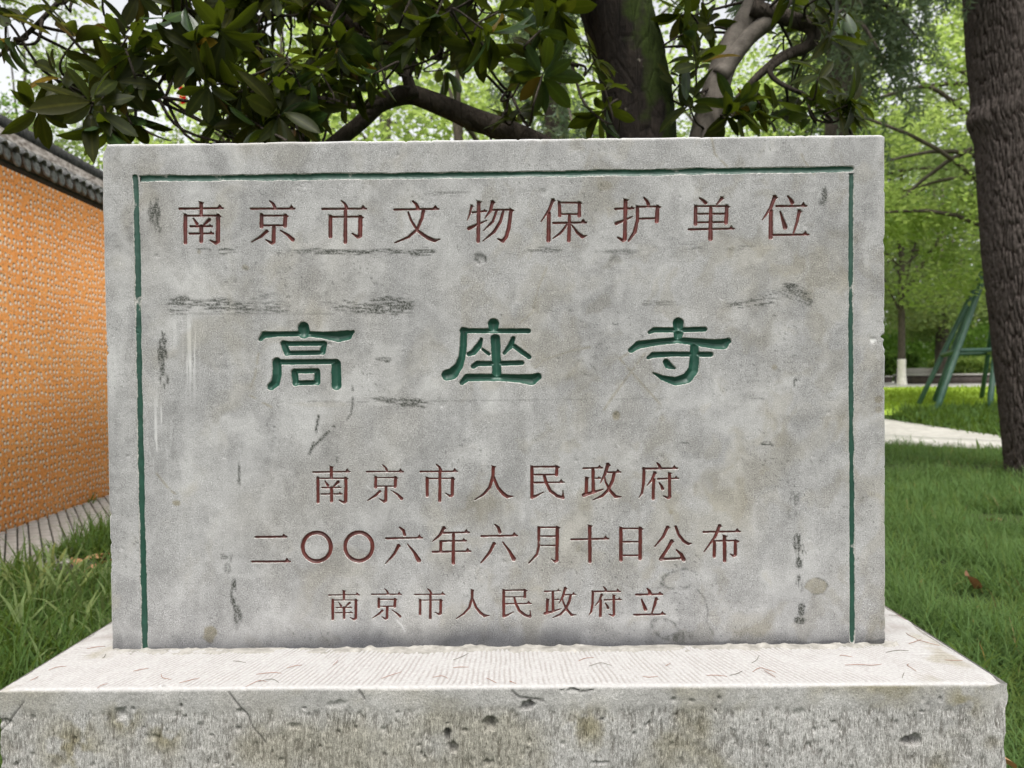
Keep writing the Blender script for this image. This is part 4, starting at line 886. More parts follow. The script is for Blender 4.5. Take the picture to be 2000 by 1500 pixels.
limbs = [
 ([(1300, 640, 70), (1345, 400, 62), (1378, 250, 56), (1405, 150, 52), (1432, 85, 48), (1465, 20, 40), (1500, -60, 34), (1540, -220, 26)], 1.65, 'bark_grey'),
 ([(1405, 150, 36), (1455, 80, 34), (1500, 40, 34), (1540, -10, 32), (1600, -90, 28), (1680, -220, 20)], 1.62, 'bark_grey'),
 ([(1468, 15, 30), (1520, 30, 30), (1575, 48, 28), (1590, 68, 26), (1575, 92, 24), (1530, 110, 20), (1490, 140, 16), (1455, 175, 12), (1420, 215, 8)], 1.6, 'bark_dark'),
 ([(1545, 105, 14), (1505, 135, 11), (1520, 160, 9), (1570, 185, 8), (1585, 195, 6)], 1.55, 'bark_dark'),
 ([(1215, 430, 60), (1120, 330, 54), (1020, 268, 46), (930, 235, 44), (860, 205, 40), (800, 185, 38), (745, 200, 34), (710, 235, 30), (660, 275, 30), (590, 330, 26), (520, 420, 14)], 1.7, 'bark_dark'),
 ([(806, 190, 26), (790, 135, 20), (772, 100, 20), (730, 70, 20), (690, 42, 20), (640, 10, 20), (600, -25, 18), (520, -120, 14), (460, -260, 8)], 1.6, 'bark_dark'),
 ([(748, 200, 14), (700, 208, 13), (650, 198, 12), (600, 185, 11), (560, 160, 9), (530, 158, 7), (500, 172, 5)], 1.6, 'bark_dark'),
 ([(1165, -60, 50), (1010, -90, 34), (915, -5, 26), (880, 30, 22), (864, 70, 18), (858, 115, 12)], 1.65, 'bark_dark'),
 ([(1160, -160, 60), (900, -260, 46), (650, -240, 38), (420, -150, 26), (350, -40, 14), (352, 60, 10), (340, 140, 8), (320, 200, 5)], 1.45, 'bark_dark'),
 ([(420, -150, 20), (250, -110, 14), (140, -20, 10), (60, 60, 9), (10, 100, 7), (-60, 150, 5)], 1.25, 'bark_dark'),
 ([(352, 100, 7), (300, 175, 6), (250, 190, 5), (160, 190, 5), (110, 215, 4)], 1.25, 'bark_dark'),
 ([(1150, -420, 60), (1000, -620, 44), (700, -640, 30), (400, -560, 18)], 1.5, 'bark_dark'),
 ([(1150, -420, 60), (1350, -600, 44), (1600, -620, 28), (1800, -540, 14)], 2.0, 'bark_dark'),
 ([(590, 180, 7), (540, 150, 6), (505, 100, 6), (520, 40, 5), (500, -40, 5)], 1.5, 'bark_dark'),
 ([(1130, 130, 6), (1100, 122, 7), (1040, 130, 8), (1000, 170, 6), (985, 240, 5)], 1.6, 'bark_dark'),
]
nodes = [tp[16:, :3]]
for k, (pts, y, m) in enumerate(limbs):
    part('limb', pxtube(pts, y, 12, 0.10, k + 10), M[m], mag)
    rows = [at(p[0], p[1], y) for p in pts]; nodes.append(catmull(np.array(rows), 6))
nodes = np.vstack(nodes)

# leaf blades: length along x, folded on the midrib, slightly arched
def leaf_mesh(w=0.19, fold=0.05, arch=0.10, n=6, wav=0.0):
    V, Fq = [], []
    for i in range(n + 1):
        t = i / n; x = t; ww = w * (math.sin(math.pi * min(1, t ** 1.2 * 0.95 + 0.03)) ** 0.72) if 0 < i < n else 0.006
        z = -arch * (t ** 1.8) * 1.2 + 0.02 * t
        V += [(x, -ww, z + fold * ww / w + wav * math.sin(9 * t)), (x, 0, z), (x, ww, z + fold * ww / w - wav * math.sin(9 * t + 1))]
    for i in range(n):
        a = 3 * i
        Fq += [(a, a + 1, a + 4, a + 3), (a + 1, a + 2, a + 5, a + 4)]
    return np.array(V), np.array(Fq)[:, ::-1]
LM = [leaf_mesh(0.175, 0.05, 0.12, 7), leaf_mesh(0.15, 0.08, 0.26, 7, .01), leaf_mesh(0.185, 0.03, 0.05, 7, wav=0.016)]
leaf_me = []
for k, (v, f) in enumerate(LM):
    f = f[:, ::-1]; LM[k] = (v, f)
    o = mesh_obj('leaf', v, f, M['mag'], attrs={'mid': np.tile([0., 1., 0.], len(v) // 3)}); leaf_me.append(o.data); bpy.data.objects.remove(o)
holes_px = [(347, 205, 58), (236, 20, 45), (172, 45, 40), (62, 110, 42), (300, 50, 20), (120, 170, 24), (960, 170, 46), (1010, 60, 22), (890, 255, 30), (740, 232, 30), (680, 255, 26), (860, 215, 40), (800, 195, 30), (930, 250, 40), (1080, 190, 60), (1120, 230, 50), (560, 70, 16)]
ros = [(72, 212, 1.0), (42, 40, 1.15), (10, 80, 0.95), (150, 75, 1.05), (205, 130, 1.1), (180, 205, 0.85), (235, 190, 1.0), (212, 240, 0.9), (290, 110, 1.2), (262, 235, 1.05), (425, 240, 1.2), (460, 225, 1.3), (440, 120, 1.1), (250, 70, 1.0), (330, 90, 1.2), (0, 10, 1.0), (110, -20, 1.1), (200, -30, 1.0), (270, -10, 1.1),
       (1598, 150, 1.35), (1655, 205, 1.3), (1640, 222, 1.4), (1585, 215, 1.5), (1560, 190, 1.6), (1620, 70, 1.5), (1590, 20, 1.6), (1660, 190, 1.35), (118, 150, 1.0), (225, 160, .95), (245, 95, .95), (275, 150, 1.0), (355, 110, .95), (385, 100, .9), (410, 165, .9), (470, 180, 1.0), (500, 240, 1.0), (545, 225, 1.1), (590, 245, 1.1), (520, 170, 1.0), (430, 60, .9), (365, 30, .9), (560, 110, 1.0), (620, 130, 1.1), (660, 90, 1.1), (720, 30, 1.2), (820, 60, 1.2), (930, 90, 1.3), (980, 20, 1.3), (1345, 60, 1.5), (1360, 120, 1.45), (1330, 160, 1.6), (1345, 205, 1.5), (1330, 30, 1.6), (1420, 225, 1.5), (1440, 205, 1.5), (1480, 200, 1.6), (1510, 215, 1.7), (1385, 45, 1.7), (1530, 70, 1.8), (1550, 130, 1.8), (1400, 130, 1.9), (1180, 170, 1.3), (1175, 220, 1.4), (1160, 120, 1.5), (1055, 60, 1.2), (1045, 105, 1.3), (1020, 150, 1.4), (1060, 145, 1.2), (1010, 220, 1.5), (1090, 20, 1.3), (1000, 240, 1.9)]
for _ in range(2000):
    if len(ros) > 330: break
    px_, py_ = random.uniform(120, 1150), random.uniform(-380, 258)
    if px_ > 850 and random.random() < 0.55: continue
    if px_ < 260 and random.random() < 0.5: continue
    if any(math.hypot(px_ - a, py_ - b) < r + 34 for a, b, r in holes_px): continue
    ros.append((px_, py_, random.uniform(0.95, 3.0)))
for _ in range(48): ros.append((random.uniform(1290, 1690), random.uniform(-420, 60), random.uniform(1.3, 2.8)))
for _ in range(110): ros.append((random.uniform(-350, 1900), random.uniform(-1000, -330), random.uniform(0.9, 3.4)))
leaves, twigs = [], []
for (px_, py_, y) in ros:
    c = at(px_, py_, y)
    ax = np.array([random.gauss(0, .55), random.gauss(-0.25, .5), random.gauss(0.25, .75)]); ax /= np.linalg.norm(ax) + 1e-6
    e1 = np.cross(ax, [0.3, 0.2, 0.9]); e1 /= np.linalg.norm(e1); e2 = np.cross(ax, e1)
    nl = random.randint(8, 12); ph = random.uniform(0, 6.28); Ls = random.uniform(0.112, 0.16)
    for k in range(nl):
        a = ph + k * 2.4; el = math.radians(random.uniform(2, 42))
        d = (math.cos(a) * e1 + math.sin(a) * e2) * math.cos(el) + ax * math.sin(el); d[2] -= random.uniform(0.0, 0.45); d /= np.linalg.norm(d)
        nr = ax + 0.35 * np.array([random.gauss(0, 1) for _ in range(3)]); nr -= d * (nr @ d); nr /= np.linalg.norm(nr) + 1e-6
        L_ = Ls * random.uniform(0.65, 1.1); b = c + ax * random.uniform(-0.035, 0.02) + d * 0.008
        leaves.append((b, d, nr, L_, random.randint(0, 2)))
    # twig back to the nearest limb
    dd = np.linalg.norm(nodes - c, axis=1) + 0.25 * np.abs(nodes[:, 2] - c[2]); k = np.argsort(dd)[min(random.randint(0, 5), len(dd) - 1)]; e = nodes[k]
    L_ = np.linalg.norm(e - c)
    if L_ > 0.03:
        m1 = c - ax * min(0.12, L_ * .3) + np.array([random.gauss(0, .02), random.gauss(0, .02), -0.02]); m2 = (m1 + e) / 2 + np.array([random.gauss(0, .06), random.gauss(0, .06), random.gauss(-0.03, .06)]) * min(1, L_ * 2)
        r0 = 0.0035; twigs.append(tube(catmull([(*c, r0), (*m1, r0 * 1.2), (*m2, r0 * 1.5), (*e, r0 * 1.9)], 5), 5))
v, f = merge(twigs); tag(part('twigs', (v, f), M['bark_dark'], mag), kind='stuff')
def leaf_basis(d, nr):
    s = np.cross(nr, d); return np.stack([d, s, nr], 1)
scored = []
for k, (b, d, nr, L_, t) in enumerate(leaves):
    m_ = b + d * L_ / 2; q_ = m_ - CAM; z = q_ @ FW; x, y = 1000 + FPX * (q_ @ RT) / z, 750 - FPX * (q_ @ UP) / z
    ok = -20 < x < 2020 and -20 < y < 275
    area = abs(nr @ (q_ / np.linalg.norm(q_))) * (L_ / z) ** 2
    scored.append((-(area if ok else 0), k))
scored.sort(); pick = {k for _, k in scored[:300]}
SVs, SFs, SRs, SMs, off = [], [], [], [], 0
o_inv = np.array(mag.location)
for k, (b, d, nr, L_, t) in enumerate(leaves):
    B = leaf_basis(d, nr)
    if k in pick:
        mw = Matrix.Identity(4)
        for i in range(3):
            for j in range(3): mw[i][j] = B[i, j] * L_
            mw[i][3] = b[i] - o_inv[i]
        o = bpy.data.objects.new('leaf', leaf_me[t]); COL.objects.link(o); o.parent = mag; o.matrix_local = mw
    else:
        v = (LM[t][0] * L_) @ B.T + b - o_inv; SVs.append(v); SFs.append(LM[t][1] + off); SRs.append(np.full(len(v), random.random())); SMs.append(np.tile([0., 1., 0.], len(v) // 3)); off += len(v)
o = mesh_obj('foliage', np.vstack(SVs), np.vstack(SFs), M['mag'], mag, True, {'rnd': np.concatenate(SRs), 'mid': np.concatenate(SMs)}); tag(o, kind='stuff')
print('magnolia leaves', len(leaves))

# ---- leaf clouds for the trees further off
def blades_cards(P, D, N, L_, Wd, rnd):
    """diamond leaf cards, folded across: P base, D dir, N normal"""
    S = np.cross(N, D); n = len(P); L_ = L_[:, None]; Wd = Wd[:, None]
    v = np.stack([P, P + D * L_ * .5 + S * Wd + N * Wd * .25, P + D * L_, P + D * L_ * .5 - S * Wd + N * Wd * .25], 1).reshape(-1, 3)
    i = np.arange(n)[:, None] * 4
    f = np.concatenate([i + [0, 1, 2], i + [0, 2, 3]])
    return v, f, np.repeat(rnd, 4)
def unit(a): return a / (np.linalg.norm(a, axis=-1, keepdims=True) + 1e-9)
def crown_cards(r, cen, rad, nclump, nleaf, size, flat=0.6, shell=0.55, csize=0.3, droop=0.2):
    u = unit(r.normal(size=(nclump, 3))) * (shell + (1 - shell) * r.random((nclump, 1))) ** (1 / 1.5)
    cc = cen + u * rad
    cr = csize * rad.mean() * r.uniform(0.6, 1.3, nclump); tone = r.random(nclump)
    k = r.integers(0, nclump, nleaf)
    q = unit(r.normal(size=(nleaf, 3))) * r.random((nleaf, 1)) ** 0.45; q[:, 2] *= flat
    P = cc[k] + q * cr[k][:, None]
    D = unit(r.normal(size=(nleaf, 3)) * [1, 1, .5] + q * .6 - np.array([0, 0, droop])); N = r.normal(size=(nleaf, 3)) * .55 + [0, 0, 1.0]; N = unit(N - D * (N * D).sum(1, keepdims=True))
    L_ = size * r.uniform(.6, 1.3, nleaf)
    return cc, blades_cards(P, D, N, L_, L_ * .32, np.clip(0.8 * tone[k] + 0.2 * r.random(nleaf), 0, .999))
TREES = 'trees in the park behind the slab'
def far_tree(name, label, px, y, zc, rx, rzr, nleaf, size, mat, tr=0.16, seed=0, nclump=60, wash=False, lean=0.0, bark='bark_far', csize=0.3, shell=.55, off=0.0):
    r = np.random.default_rng(seed); x = float(at(px, 700, y)[0]); z0 = float(terrain(y))
    t = thing(name, label, 'tree', (x, y, z0), TREES)
    cen = np.array([lean + off, 0, zc - z0]); rad = np.array([rx, rx, rzr])
    cc, (v, f, rn) = crown_cards(r, cen, rad, nclump, nleaf, size, csize=csize, shell=shell)
    mesh_obj('crown', v, f, M[mat], t, False, {'rnd': rn})
    zt = zc - z0 - rzr * 0.5
    path = catmull([(0, 0, -.1, tr * 1.35), (0, 0, .4, tr * 1.05), (lean * .3, 0, zt * .6, tr * .9), (lean * .7, 0, max(zt, 1.2), tr * .8), (lean, 0, zc - z0 + rzr * .6, tr * .2)], 6)
    v, fs = tube(path, 14, .08, seed); mesh_obj('trunk', v, fs, M[bark], t)
    if wash:
        v, fs = tube(catmull([(0, 0, -.05, tr * 1.4 + .012), (0, 0, .4, tr * 1.06 + .012), (0, 0, .98, tr * 1.0 + .012)], 5), 18, .04, seed); mesh_obj('whitewash', v, fs, M['lime_wash'], t)
    br = []
    for c in cc[r.permutation(len(cc))[:16]]:
        k = path[len(path) // 2 + r.integers(0, len(path) // 2 - 1)]; m_ = (k[:3] + c) / 2 + [0, 0, .15 * rzr]
        br.append(tube(catmull([(*k[:3], tr * .38), (*m_, tr * .24), (*c, tr * .08)], 4), 6))
    v, fs = merge(br); mesh_obj('branches', v, fs, M[bark], t)
    return t
far_tree('broadleaf_tree', 'low-spreading bright green tree held up by the green pole frame', 2075, 15.5, 6.4, 4.4, 4.0, 34000, .115, 'broad', .20, 1, 85, lean=-.3, off=-2.7, csize=.20, shell=.3)
far_tree('broadleaf_tree', 'bright green tree between the two cedars, behind the grey magnolia stem', 1500, 18.5, 6.0, 3.2, 4.2, 13000, .14, 'broad', .16, 2, 70)
far_tree('broadleaf_tree', 'yellow-green tree behind the arched magnolia limb', 900, 13.0, 5.2, 3.4, 3.6, 13000, .14, 'broad', .16, 3, 70)
far_tree('broadleaf_tree', 'mid-green tree behind the dense magnolia leaves', 560, 16.0, 6.5, 3.6, 4.4, 11000, .16, 'broad', .17, 4, 60)
far_tree('broadleaf_tree', 'pale sparse tree rising over the tiled wall beside the red flag', 200, 19.0, 5.0, 3.0, 3.2, 9000, .15, 'pale', .14, 5, 44, csize=.26)
far_tree('broadleaf_tree', 'tall pale feathery tree beyond the tiled wall', 60, 24.0, 9.0, 3.2, 5.6, 9000, .17, 'pale', .15, 6, 40, csize=.26)
far_tree('broadleaf_tree', 'dark green tree beyond the tiled wall end', -120, 21.0, 7.0, 3.0, 4.5, 6000, .16, 'broad2', .15, 7, 40)
far_tree('broadleaf_tree', 'tall green tree far behind the mossy trunk', 1180, 24.0, 9.0, 4.6, 6.5, 12000, .19, 'broad', .22, 8, 60)
far_tree('broadleaf_tree', 'tree with whitewashed slim trunk beside the dark planter edge', 1761, float(on_ground(1761, 753)[1]), 7.0, 3.6, 4.4, 12000, .2, 'pale', .13, 9, 60, wash=True)
far_tree('broadleaf_tree', 'tree with thick pale-footed trunk behind the dark planter edge', 1840, 37.5, 7.4, 4.2, 4.8, 13000, .22, 'pale', .34, 10, 60, wash=False)
far_tree('broadleaf_tree', 'shady tree behind the hedges to the right of the planter', 2000, 44.0, 9.0, 5.5, 6.0, 10000, .28, 'broad2', .30, 12, 60, off=-2)
far_tree('broadleaf_tree', 'shady tree behind the hedges to the left of the whitewashed trunk', 1690, 46.0, 9.5, 5.5, 6.5, 10000, .28, 'broad2', .30, 13, 60)
far_tree('broadleaf_tree', 'tall leafy tree filling the gap above the pole frame', 1985, 25.0, 10.5, 4.6, 5.0, 14000, .2, 'pale', .25, 14, 70, off=-3.4)
far_tree('broadleaf_tree', 'far leafy tree behind the middle of the slab', 760, 30.0, 10.0, 5.5, 7.0, 11000, .24, 'broad', .26, 15, 60)
far_tree('broadleaf_tree', 'far leafy tree left of the dense magnolia leaves', 400, 32.0, 8.0, 4.6, 5.0, 9000, .24, 'pale', .24, 16, 50)

# ---- cedars: drooping grey-green sprays
def sprays(r, starts, lens, size, step=0.035, per=4):
    Ps, Ds, Ns, Ls, Rn = [], [], [], [], []
    for s, L_ in zip(starts, lens):
        n = max(4, int(L_ / step)); t = np.linspace(0, 1, n)
        sw = r.normal(size=2) * .22
        P = s + np.stack([sw[0] * L_ * t, sw[1] * L_ * t, -L_ * t ** 1.15], -1) + r.normal(size=(n, 3)) * .012
        P = np.repeat(P, per, 0); D = unit(r.normal(size=(len(P), 3)) * [1, 1, .7] - [0, 0, .55])
        N = r.normal(size=(len(P), 3)); N = unit(N - D * (N * D).sum(1, keepdims=True))
        Ps.append(P); Ds.append(D); Ns.append(N); Ls.append(size * r.uniform(.6, 1.3, len(P))); Rn.append(np.clip(r.random() * .6 + .4 * r.random(len(P)), 0, .999))
    P, D, N, L_, Rn = map(np.concatenate, (Ps, Ds, Ns, Ls, Rn))
    return blades_cards(P, D, N, L_, L_ * .13, Rn)
r = np.random.default_rng(50)
pb = on_ground(2046, 930)
ced = thing('cedar_tree', 'large cedar with thick plated dark bark trunk beside the concrete path', 'tree', (float(pb[0]), float(pb[1]), 0.0))
YC = float(pb[1])
# trunk with plated bark: displaced grid following the photographed left edge
tz = np.linspace(-0.1, 9.0, 760); ns = 300
ledge_py = np.array([-420, 0, 120, 200, 235, 265, 340, 480, 650, 830, 900, 935]); ledge_px = np.array([1868, 1889, 1897, 1905, 1899, 1911, 1916, 1926, 1946, 1965, 1972, 1974])
lz = np.array([at(a, b, YC)[2] for a, b in zip(ledge_px, ledge_py)])[::-1]; lx = np.array([at(a, b, YC)[0] for a, b in zip(ledge_px, ledge_py)])[::-1]
left_x = np.interp(tz, lz, lx)
ker = np.ones(15) / 15; left_s = np.convolve(np.pad(left_x, 7, 'edge'), ker, 'valid')
rad_z = 0.375 - 0.010 * tz + 0.05 * np.exp(-tz / .25)
Aa = np.arange(ns) / ns * 2 * math.pi
TZ, AA = np.meshgrid(tz, Aa, indexing='ij')
cx_ = left_s + rad_z - ced.location[0]
arcl = AA / (2 * math.pi) * 84
ca, sa_ = np.cos(AA), np.sin(AA)
rx_, ry_ = ca * 8.5 + 40, sa_ * 8.5 + 40
def wrap3(fq, fz, seed): return 0.5 * (fbm(rx_ * fq + 3.1 * TZ * fz * 0.13, TZ * fz + ry_ * fq * 0.9, seed, 3) + fbm(ry_ * fq - 2.3 * TZ * fz * 0.11, TZ * fz * 1.05 + rx_ * fq * 0.8, seed + 50, 3))
arcw = arcl + 1.2 * (fbm(arcl * .5, TZ * 3, 7, 3) - .5) * np.minimum(1, np.minimum(AA, 2 * math.pi - AA) / .3)
f1a, ed_ = worley(arcw, TZ * 4.6 + 0.9 * fbm(arcl * .8, TZ * 6, 8, 3), 3)
f1b, ed2 = worley(arcw * 2.1 + 7, TZ * 11, 13)
ed_ = np.maximum(0, ed_ * (.55 + .9 * fbm(arcl * .6, TZ * 2.5, 31, 3)) + .25 * (fbm(arcl * 2.2, TZ * 16, 32, 3) - .5))
disp = 0.024 * sstep(0.0, 0.40, ed_) + 0.007 * sstep(0.0, .3, ed2) + 0.008 * (fbm(arcl * 3, TZ * 22, 33, 3) - .5) + 0.03 * (wrap3(.25, 1.2, 9) - .5)
bul = 0.05 * np.exp(-((TZ - at(1900, 236, YC)[2]) / .12) ** 2) * np.exp(-((AA - math.pi) / .55) ** 2)
R_ = rad_z[:, None] - 0.03 + disp + bul
tv = np.stack([cx_[:, None] + R_ * np.cos(AA), R_ * np.sin(AA), TZ], -1).reshape(-1, 3)
i, j = np.meshgrid(np.arange(len(tz) - 1), np.arange(ns), indexing='ij'); j2 = (j + 1) % ns
tf = np.stack([i * ns + j, i * ns + j2, (i + 1) * ns + j2, (i + 1) * ns + j], -1).reshape(-1, 4)
tb = MT('cedar_bark')
gr = tb.attr('plate'); nf = tb.noise(55, tb.mp((1, 1, .5)), detail=5, rough=.7)
cc_ = tb.mix(tb.ramp(nf, [(.3, 0.0), (.7, 1.0)]), (0.037, 0.030, 0.027), (0.102, 0.086, 0.077)); cc_ = tb.mix(tb.ramp(gr, [(0.05, 1.0), (0.4, 0.0)]), cc_, (0.022, 0.016, 0.013))
M['cedar_bark'] = tb.done(cc_, .92, tb.bump(nf, .5, .01), .12)
mesh_obj('trunk', tv, tf, M['cedar_bark'], ced, True, {'plate': sstep(0.0, .35, ed_).ravel()})
starts, lens, br = [], [], []
for k in range(15):
    z0 = r.uniform(5.2, 7.6); az = math.radians(r.uniform(150, 260)) if k < 11 else r.uniform(0, 6.28); Lb = r.uniform(1.6, 3.6)
    k0 = np.array([float(np.interp(z0, tz, cx_)), 0, z0]); dirv = np.array([math.cos(az), math.sin(az), 0])
    pts = [k0, k0 + dirv * Lb * .4 + [0, 0, .15], k0 + dirv * Lb * .75 + [0, 0, -.15], k0 + dirv * Lb + [0, 0, -.6]]
    cur = catmull([(*p, rr) for p, rr in zip(pts, (.06, .04, .022, .008))], 8); br.append(tube(cur, 7, .1, k))
    for q_ in range(26):
        c = cur[r.integers(5, len(cur))]; starts.append(c[:3] + r.normal(size=3) * [.22, .22, .03]); lens.append(r.uniform(.35, 1.15))
v, f = merge(br); mesh_obj('branches', v, f, M['bark_dark'], ced)
v, f, rn = sprays(r, starts, lens, .075, .03, 5); mesh_obj('foliage', v, f, M['cedar'], ced, False, {'rnd': rn})
def cedar2(px, y, label, seed, zlo, zhi, R0):
    r = np.random.default_rng(seed); x = float(at(px, 700, y)[0]); t = thing('cedar_tree', label, 'tree', (x, y, float(terrain(y))), None)
    v, f = tube(catmull([(0, 0, -.1, .24), (0, 0, 3, .19), (0, 0, zhi * .7, .1), (0, 0, zhi, .02)], 8), 14, .1, seed); mesh_obj('trunk', v, f, M['bark_far'], t)
    st, ln, br = [], [], []
    for k in range(34):
        z0 = zlo + (zhi - zlo) * r.random() ** 1.2; az = r.uniform(0, 6.28); Lb = R0 * (1 - (z0 - zlo) / (zhi - zlo) * .8) * r.uniform(.6, 1.1); d = np.array([math.cos(az), math.sin(az), 0])
        cur = catmull([(*p, q_) for p, q_ in zip((np.array([0, 0, z0]), d * Lb * .5 + [0, 0, z0 + .1], d * Lb + [0, 0, z0 - .45]), (.045, .03, .008))], 8); br.append(tube(cur, 5))
        for q_ in range(15): c = cur[r.integers(3, len(cur))]; st.append(c[:3] + r.normal(size=3) * [.2, .2, .04]); ln.append(r.uniform(.3, 1.1))
    v, f = merge(br); mesh_obj('branches', v, f, M['bark_far'], t)
    v, f, rn = sprays(r, st, ln, .11, .05, 4); mesh_obj('foliage', v, f, M['cedar'], t, False, {'rnd': rn})
cedar2(1090, 8.5, 'blue-grey weeping cedar seen left of the mossy trunk', 61, 2.6, 8.5, 1.5)
cedar2(1640, 8.2, 'blue-grey weeping cedar hanging over the upper right of the slab', 62, 4.7, 9.5, 1.6)

# ------------------------------------------------------------------ things beyond the lawn on the right
M['pole'] = mat_simple('green_enamel', (0.016, 0.058, 0.038), (0.05, 0.115, 0.082), 3, 0.5, 0.08, 0.003, 0.5)
fp = on_ground(1860, 800)
frame = thing('support_frame', 'green steel pole frame propping a tree on the lilyturf mound', 'frame', (float(fp[0]), float(fp[1]), float(terrain(fp[1]))))
fo = np.array(frame.location)
def rod(a, b, r_, name):
    v, f = tube(np.array([(*(a + (b - a) * t), r_) for t in np.linspace(0, 1, 5)]) - np.array([*fo, 0]), 14); return mesh_obj(name, v, f, M['pole'], frame)
def gnd(px, py): return on_ground(px, py)
bases = [(1793, 792), (1823, 788), (1825, 812), (1917, 779), (1932, 803)]; tops = [(1921, 525), (1915, 540), (1921, 540), (1943, 600), (1949, 640)]
bp = [gnd(*b) for b in bases]; yt = np.mean([p[1] for p in bp])
for (b, tpx) in zip(bp, tops):
    e = at(tpx[0], tpx[1], 0.35 * b[1] + 0.65 * yt); e2 = b + (e - b) * 1.12; rod(b - (e - b) * .03, e2, 0.060 if b[1] < yt else 0.052, 'pole')
def onpole(k, frac): e = at(tops[k][0], tops[k][1], 0.35 * bp[k][1] + 0.65 * yt); return bp[k] + (e - bp[k]) * frac
fr = [(693 - 792) / (525 - 792), (690 - 788) / (540 - 788), (689 - 812) / (540 - 812), (687 - 779) / (600 - 779), (684 - 803) / (640 - 803)]
for a, b in ((0, 2), (2, 4), (1, 3), (0, 1), (3, 4)): rod(onpole(a, fr[a]), onpole(b, fr[b]), .045, 'crossbar')
# low planter edge with pale coping
def ground_slab(name, label, cat, px0, px1, y, dep, z0, z1, mat, cop=None, copm=None):
    a, b = at(px0, 740, y), at(px1, 740, y); t = thing(name, label, cat, (float((a[0] + b[0]) / 2), y, float(terrain(y)))); hw_ = (b[0] - a[0]) / 2
    v, f = box(-hw_, hw_, 0, dep, z0, z1); mesh_obj('planter_side', v, f, mat, t, smooth=False)
    if cop: v, f = box(-hw_ - .04, hw_ + .04, -.05, dep + .05, z1 - .001, z1 + cop); mesh_obj('coping', v, f, copm, t, smooth=False)
    return t
M['brown_stone'] = mat_simple('dark_brown_stone', (0.035, 0.026, 0.022), (0.07, 0.052, 0.045), 5, 0.6, 0.1)
ground_slab('planter', 'long dark brown stone planter edge beyond the sunny lawn', 'planter', 1786, 2060, float(on_ground(1880, 750)[1]), 1.6, -.1, .34, M['brown_stone'], .05, M['concrete'])
ground_slab('planter', 'short dark brown stone planter edge left of the whitewashed trunk', 'planter', 1640, 1742, float(on_ground(1735, 748)[1]), 1.2, -.1, .26, M['brown_stone'], .04, M['concrete'])
ground_slab('planter', 'low grey wall in front of the clipped hedges', 'wall', 1760, 1836, 41.0, .5, -.1, .62, M['lime'])
def hedge(label, px0, px1, y, hgt, dep, mat, seed, n):
    r = np.random.default_rng(seed); a, b = at(px0, 720, y), at(px1, 720, y); t = thing('hedge', label, 'hedge', (float((a[0] + b[0]) / 2), y, float(terrain(y)))); hw_ = (b[0] - a[0]) / 2
    P = r.uniform([-hw_, 0, 0], [hw_, dep, 1], (n, 3)); P[:, 2] = hgt * (P[:, 2] ** .6) * (.8 + .35 * fbm(P[:, 0] * .9, P[:, 1] * .9, seed, 3))
    D = unit(r.normal(size=(n, 3)) + [0, -.3, .4]); N = r.normal(size=(n, 3)) * .5 + [0, -.2, 1]; N = unit(N - D * (N * D).sum(1, keepdims=True)); L_ = r.uniform(.1, .25, n)
    v, f, rn = blades_cards(P, D, N, L_, L_ * .35, r.random(n)); mesh_obj('leaves', v, f, M[mat], t, False, {'rnd': rn})
    v, f = merge([tube(np.array([(q, dep / 2, -.05, .03), (q, dep / 2, hgt * .6, .02)]), 5) for q in np.linspace(-hw_ * .9, hw_ * .9, 9)]); mesh_obj('stems', v, f, M['bark_far'], t)
hedge('dark clipped hedge behind the low grey wall', 1745, 1800, 43.0, 1.5, 2.5, 'broad2', 71, 5000)
hedge('bright green hedge behind the long planter edge', 1850, 1960, 40.0, 1.1, 2.0, 'broad', 72, 6000)
hedge('tall dark hedge closing the park behind the trees', 1660, 2080, 50.0, 3.6, 3.0, 'broad2', 73, 15000)
# the wood that closes the view
r = np.random.default_rng(77); nW = 30000
PW = np.stack([r.uniform(-70, 75, nW), r.uniform(56, 68, nW), np.zeros(nW)], -1)
PW[:, 2] = terrain(PW[:, 1]) + (7.5 + 5 * fbm(PW[:, 0] * .12, 0 * PW[:, 0], 5, 3)) * r.random(nW) ** .8
DW = unit(r.normal(size=(nW, 3)) + [0, -.3, -.1]); NW = r.normal(size=(nW, 3)) * .5 + [0, -.4, 1]; NW = unit(NW - DW * (NW * DW).sum(1, keepdims=True)); LW = r.uniform(.35, .8, nW)
v, f, rn = blades_cards(PW, DW, NW, LW, LW * .4, r.random(nW)); o = mesh_obj('distant_wood', v, f, M['broad2'], None, False, {'rnd': rn}); tag(o, 'dark green wood closing the view behind the hedges', 'wood', kind='stuff')
# lawn beyond the path and its turf; direct sun is painted as brighter green
def lawn_sheet(name, pts, mat, dz):
    P = []
    for a, b in zip(pts[0], pts[1]):
        A, B = on_ground(*a), on_ground(*b)
        for t in np.linspace(0, 1, 16): p = A + (B - A) * t; p[2] = terrain(p[1]) + dz; P.append(p)
    o = mesh_obj(name, np.array(P), grid_faces(len(pts[0]), 16), mat); tag(o, kind='structure'); return o
M['lawn_far'] = mat_simple('sun_painted_turf', (0.22, 0.33, 0.04), (0.32, 0.42, 0.06), 3, 0.95, 0.4, 0.03, 0.1)  # bright green carries the sunlight falling on this lawn
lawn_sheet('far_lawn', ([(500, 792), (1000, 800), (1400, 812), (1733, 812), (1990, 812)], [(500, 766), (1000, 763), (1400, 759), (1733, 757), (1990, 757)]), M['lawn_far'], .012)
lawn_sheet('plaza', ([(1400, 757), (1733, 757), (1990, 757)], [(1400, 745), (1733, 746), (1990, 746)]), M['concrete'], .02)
lawn_sheet('upper_lawn', ([(1400, 741), (1733, 739), (2050, 738)], [(1400, 729), (1733, 729), (2050, 729)]), M['lawn_far'], .03)

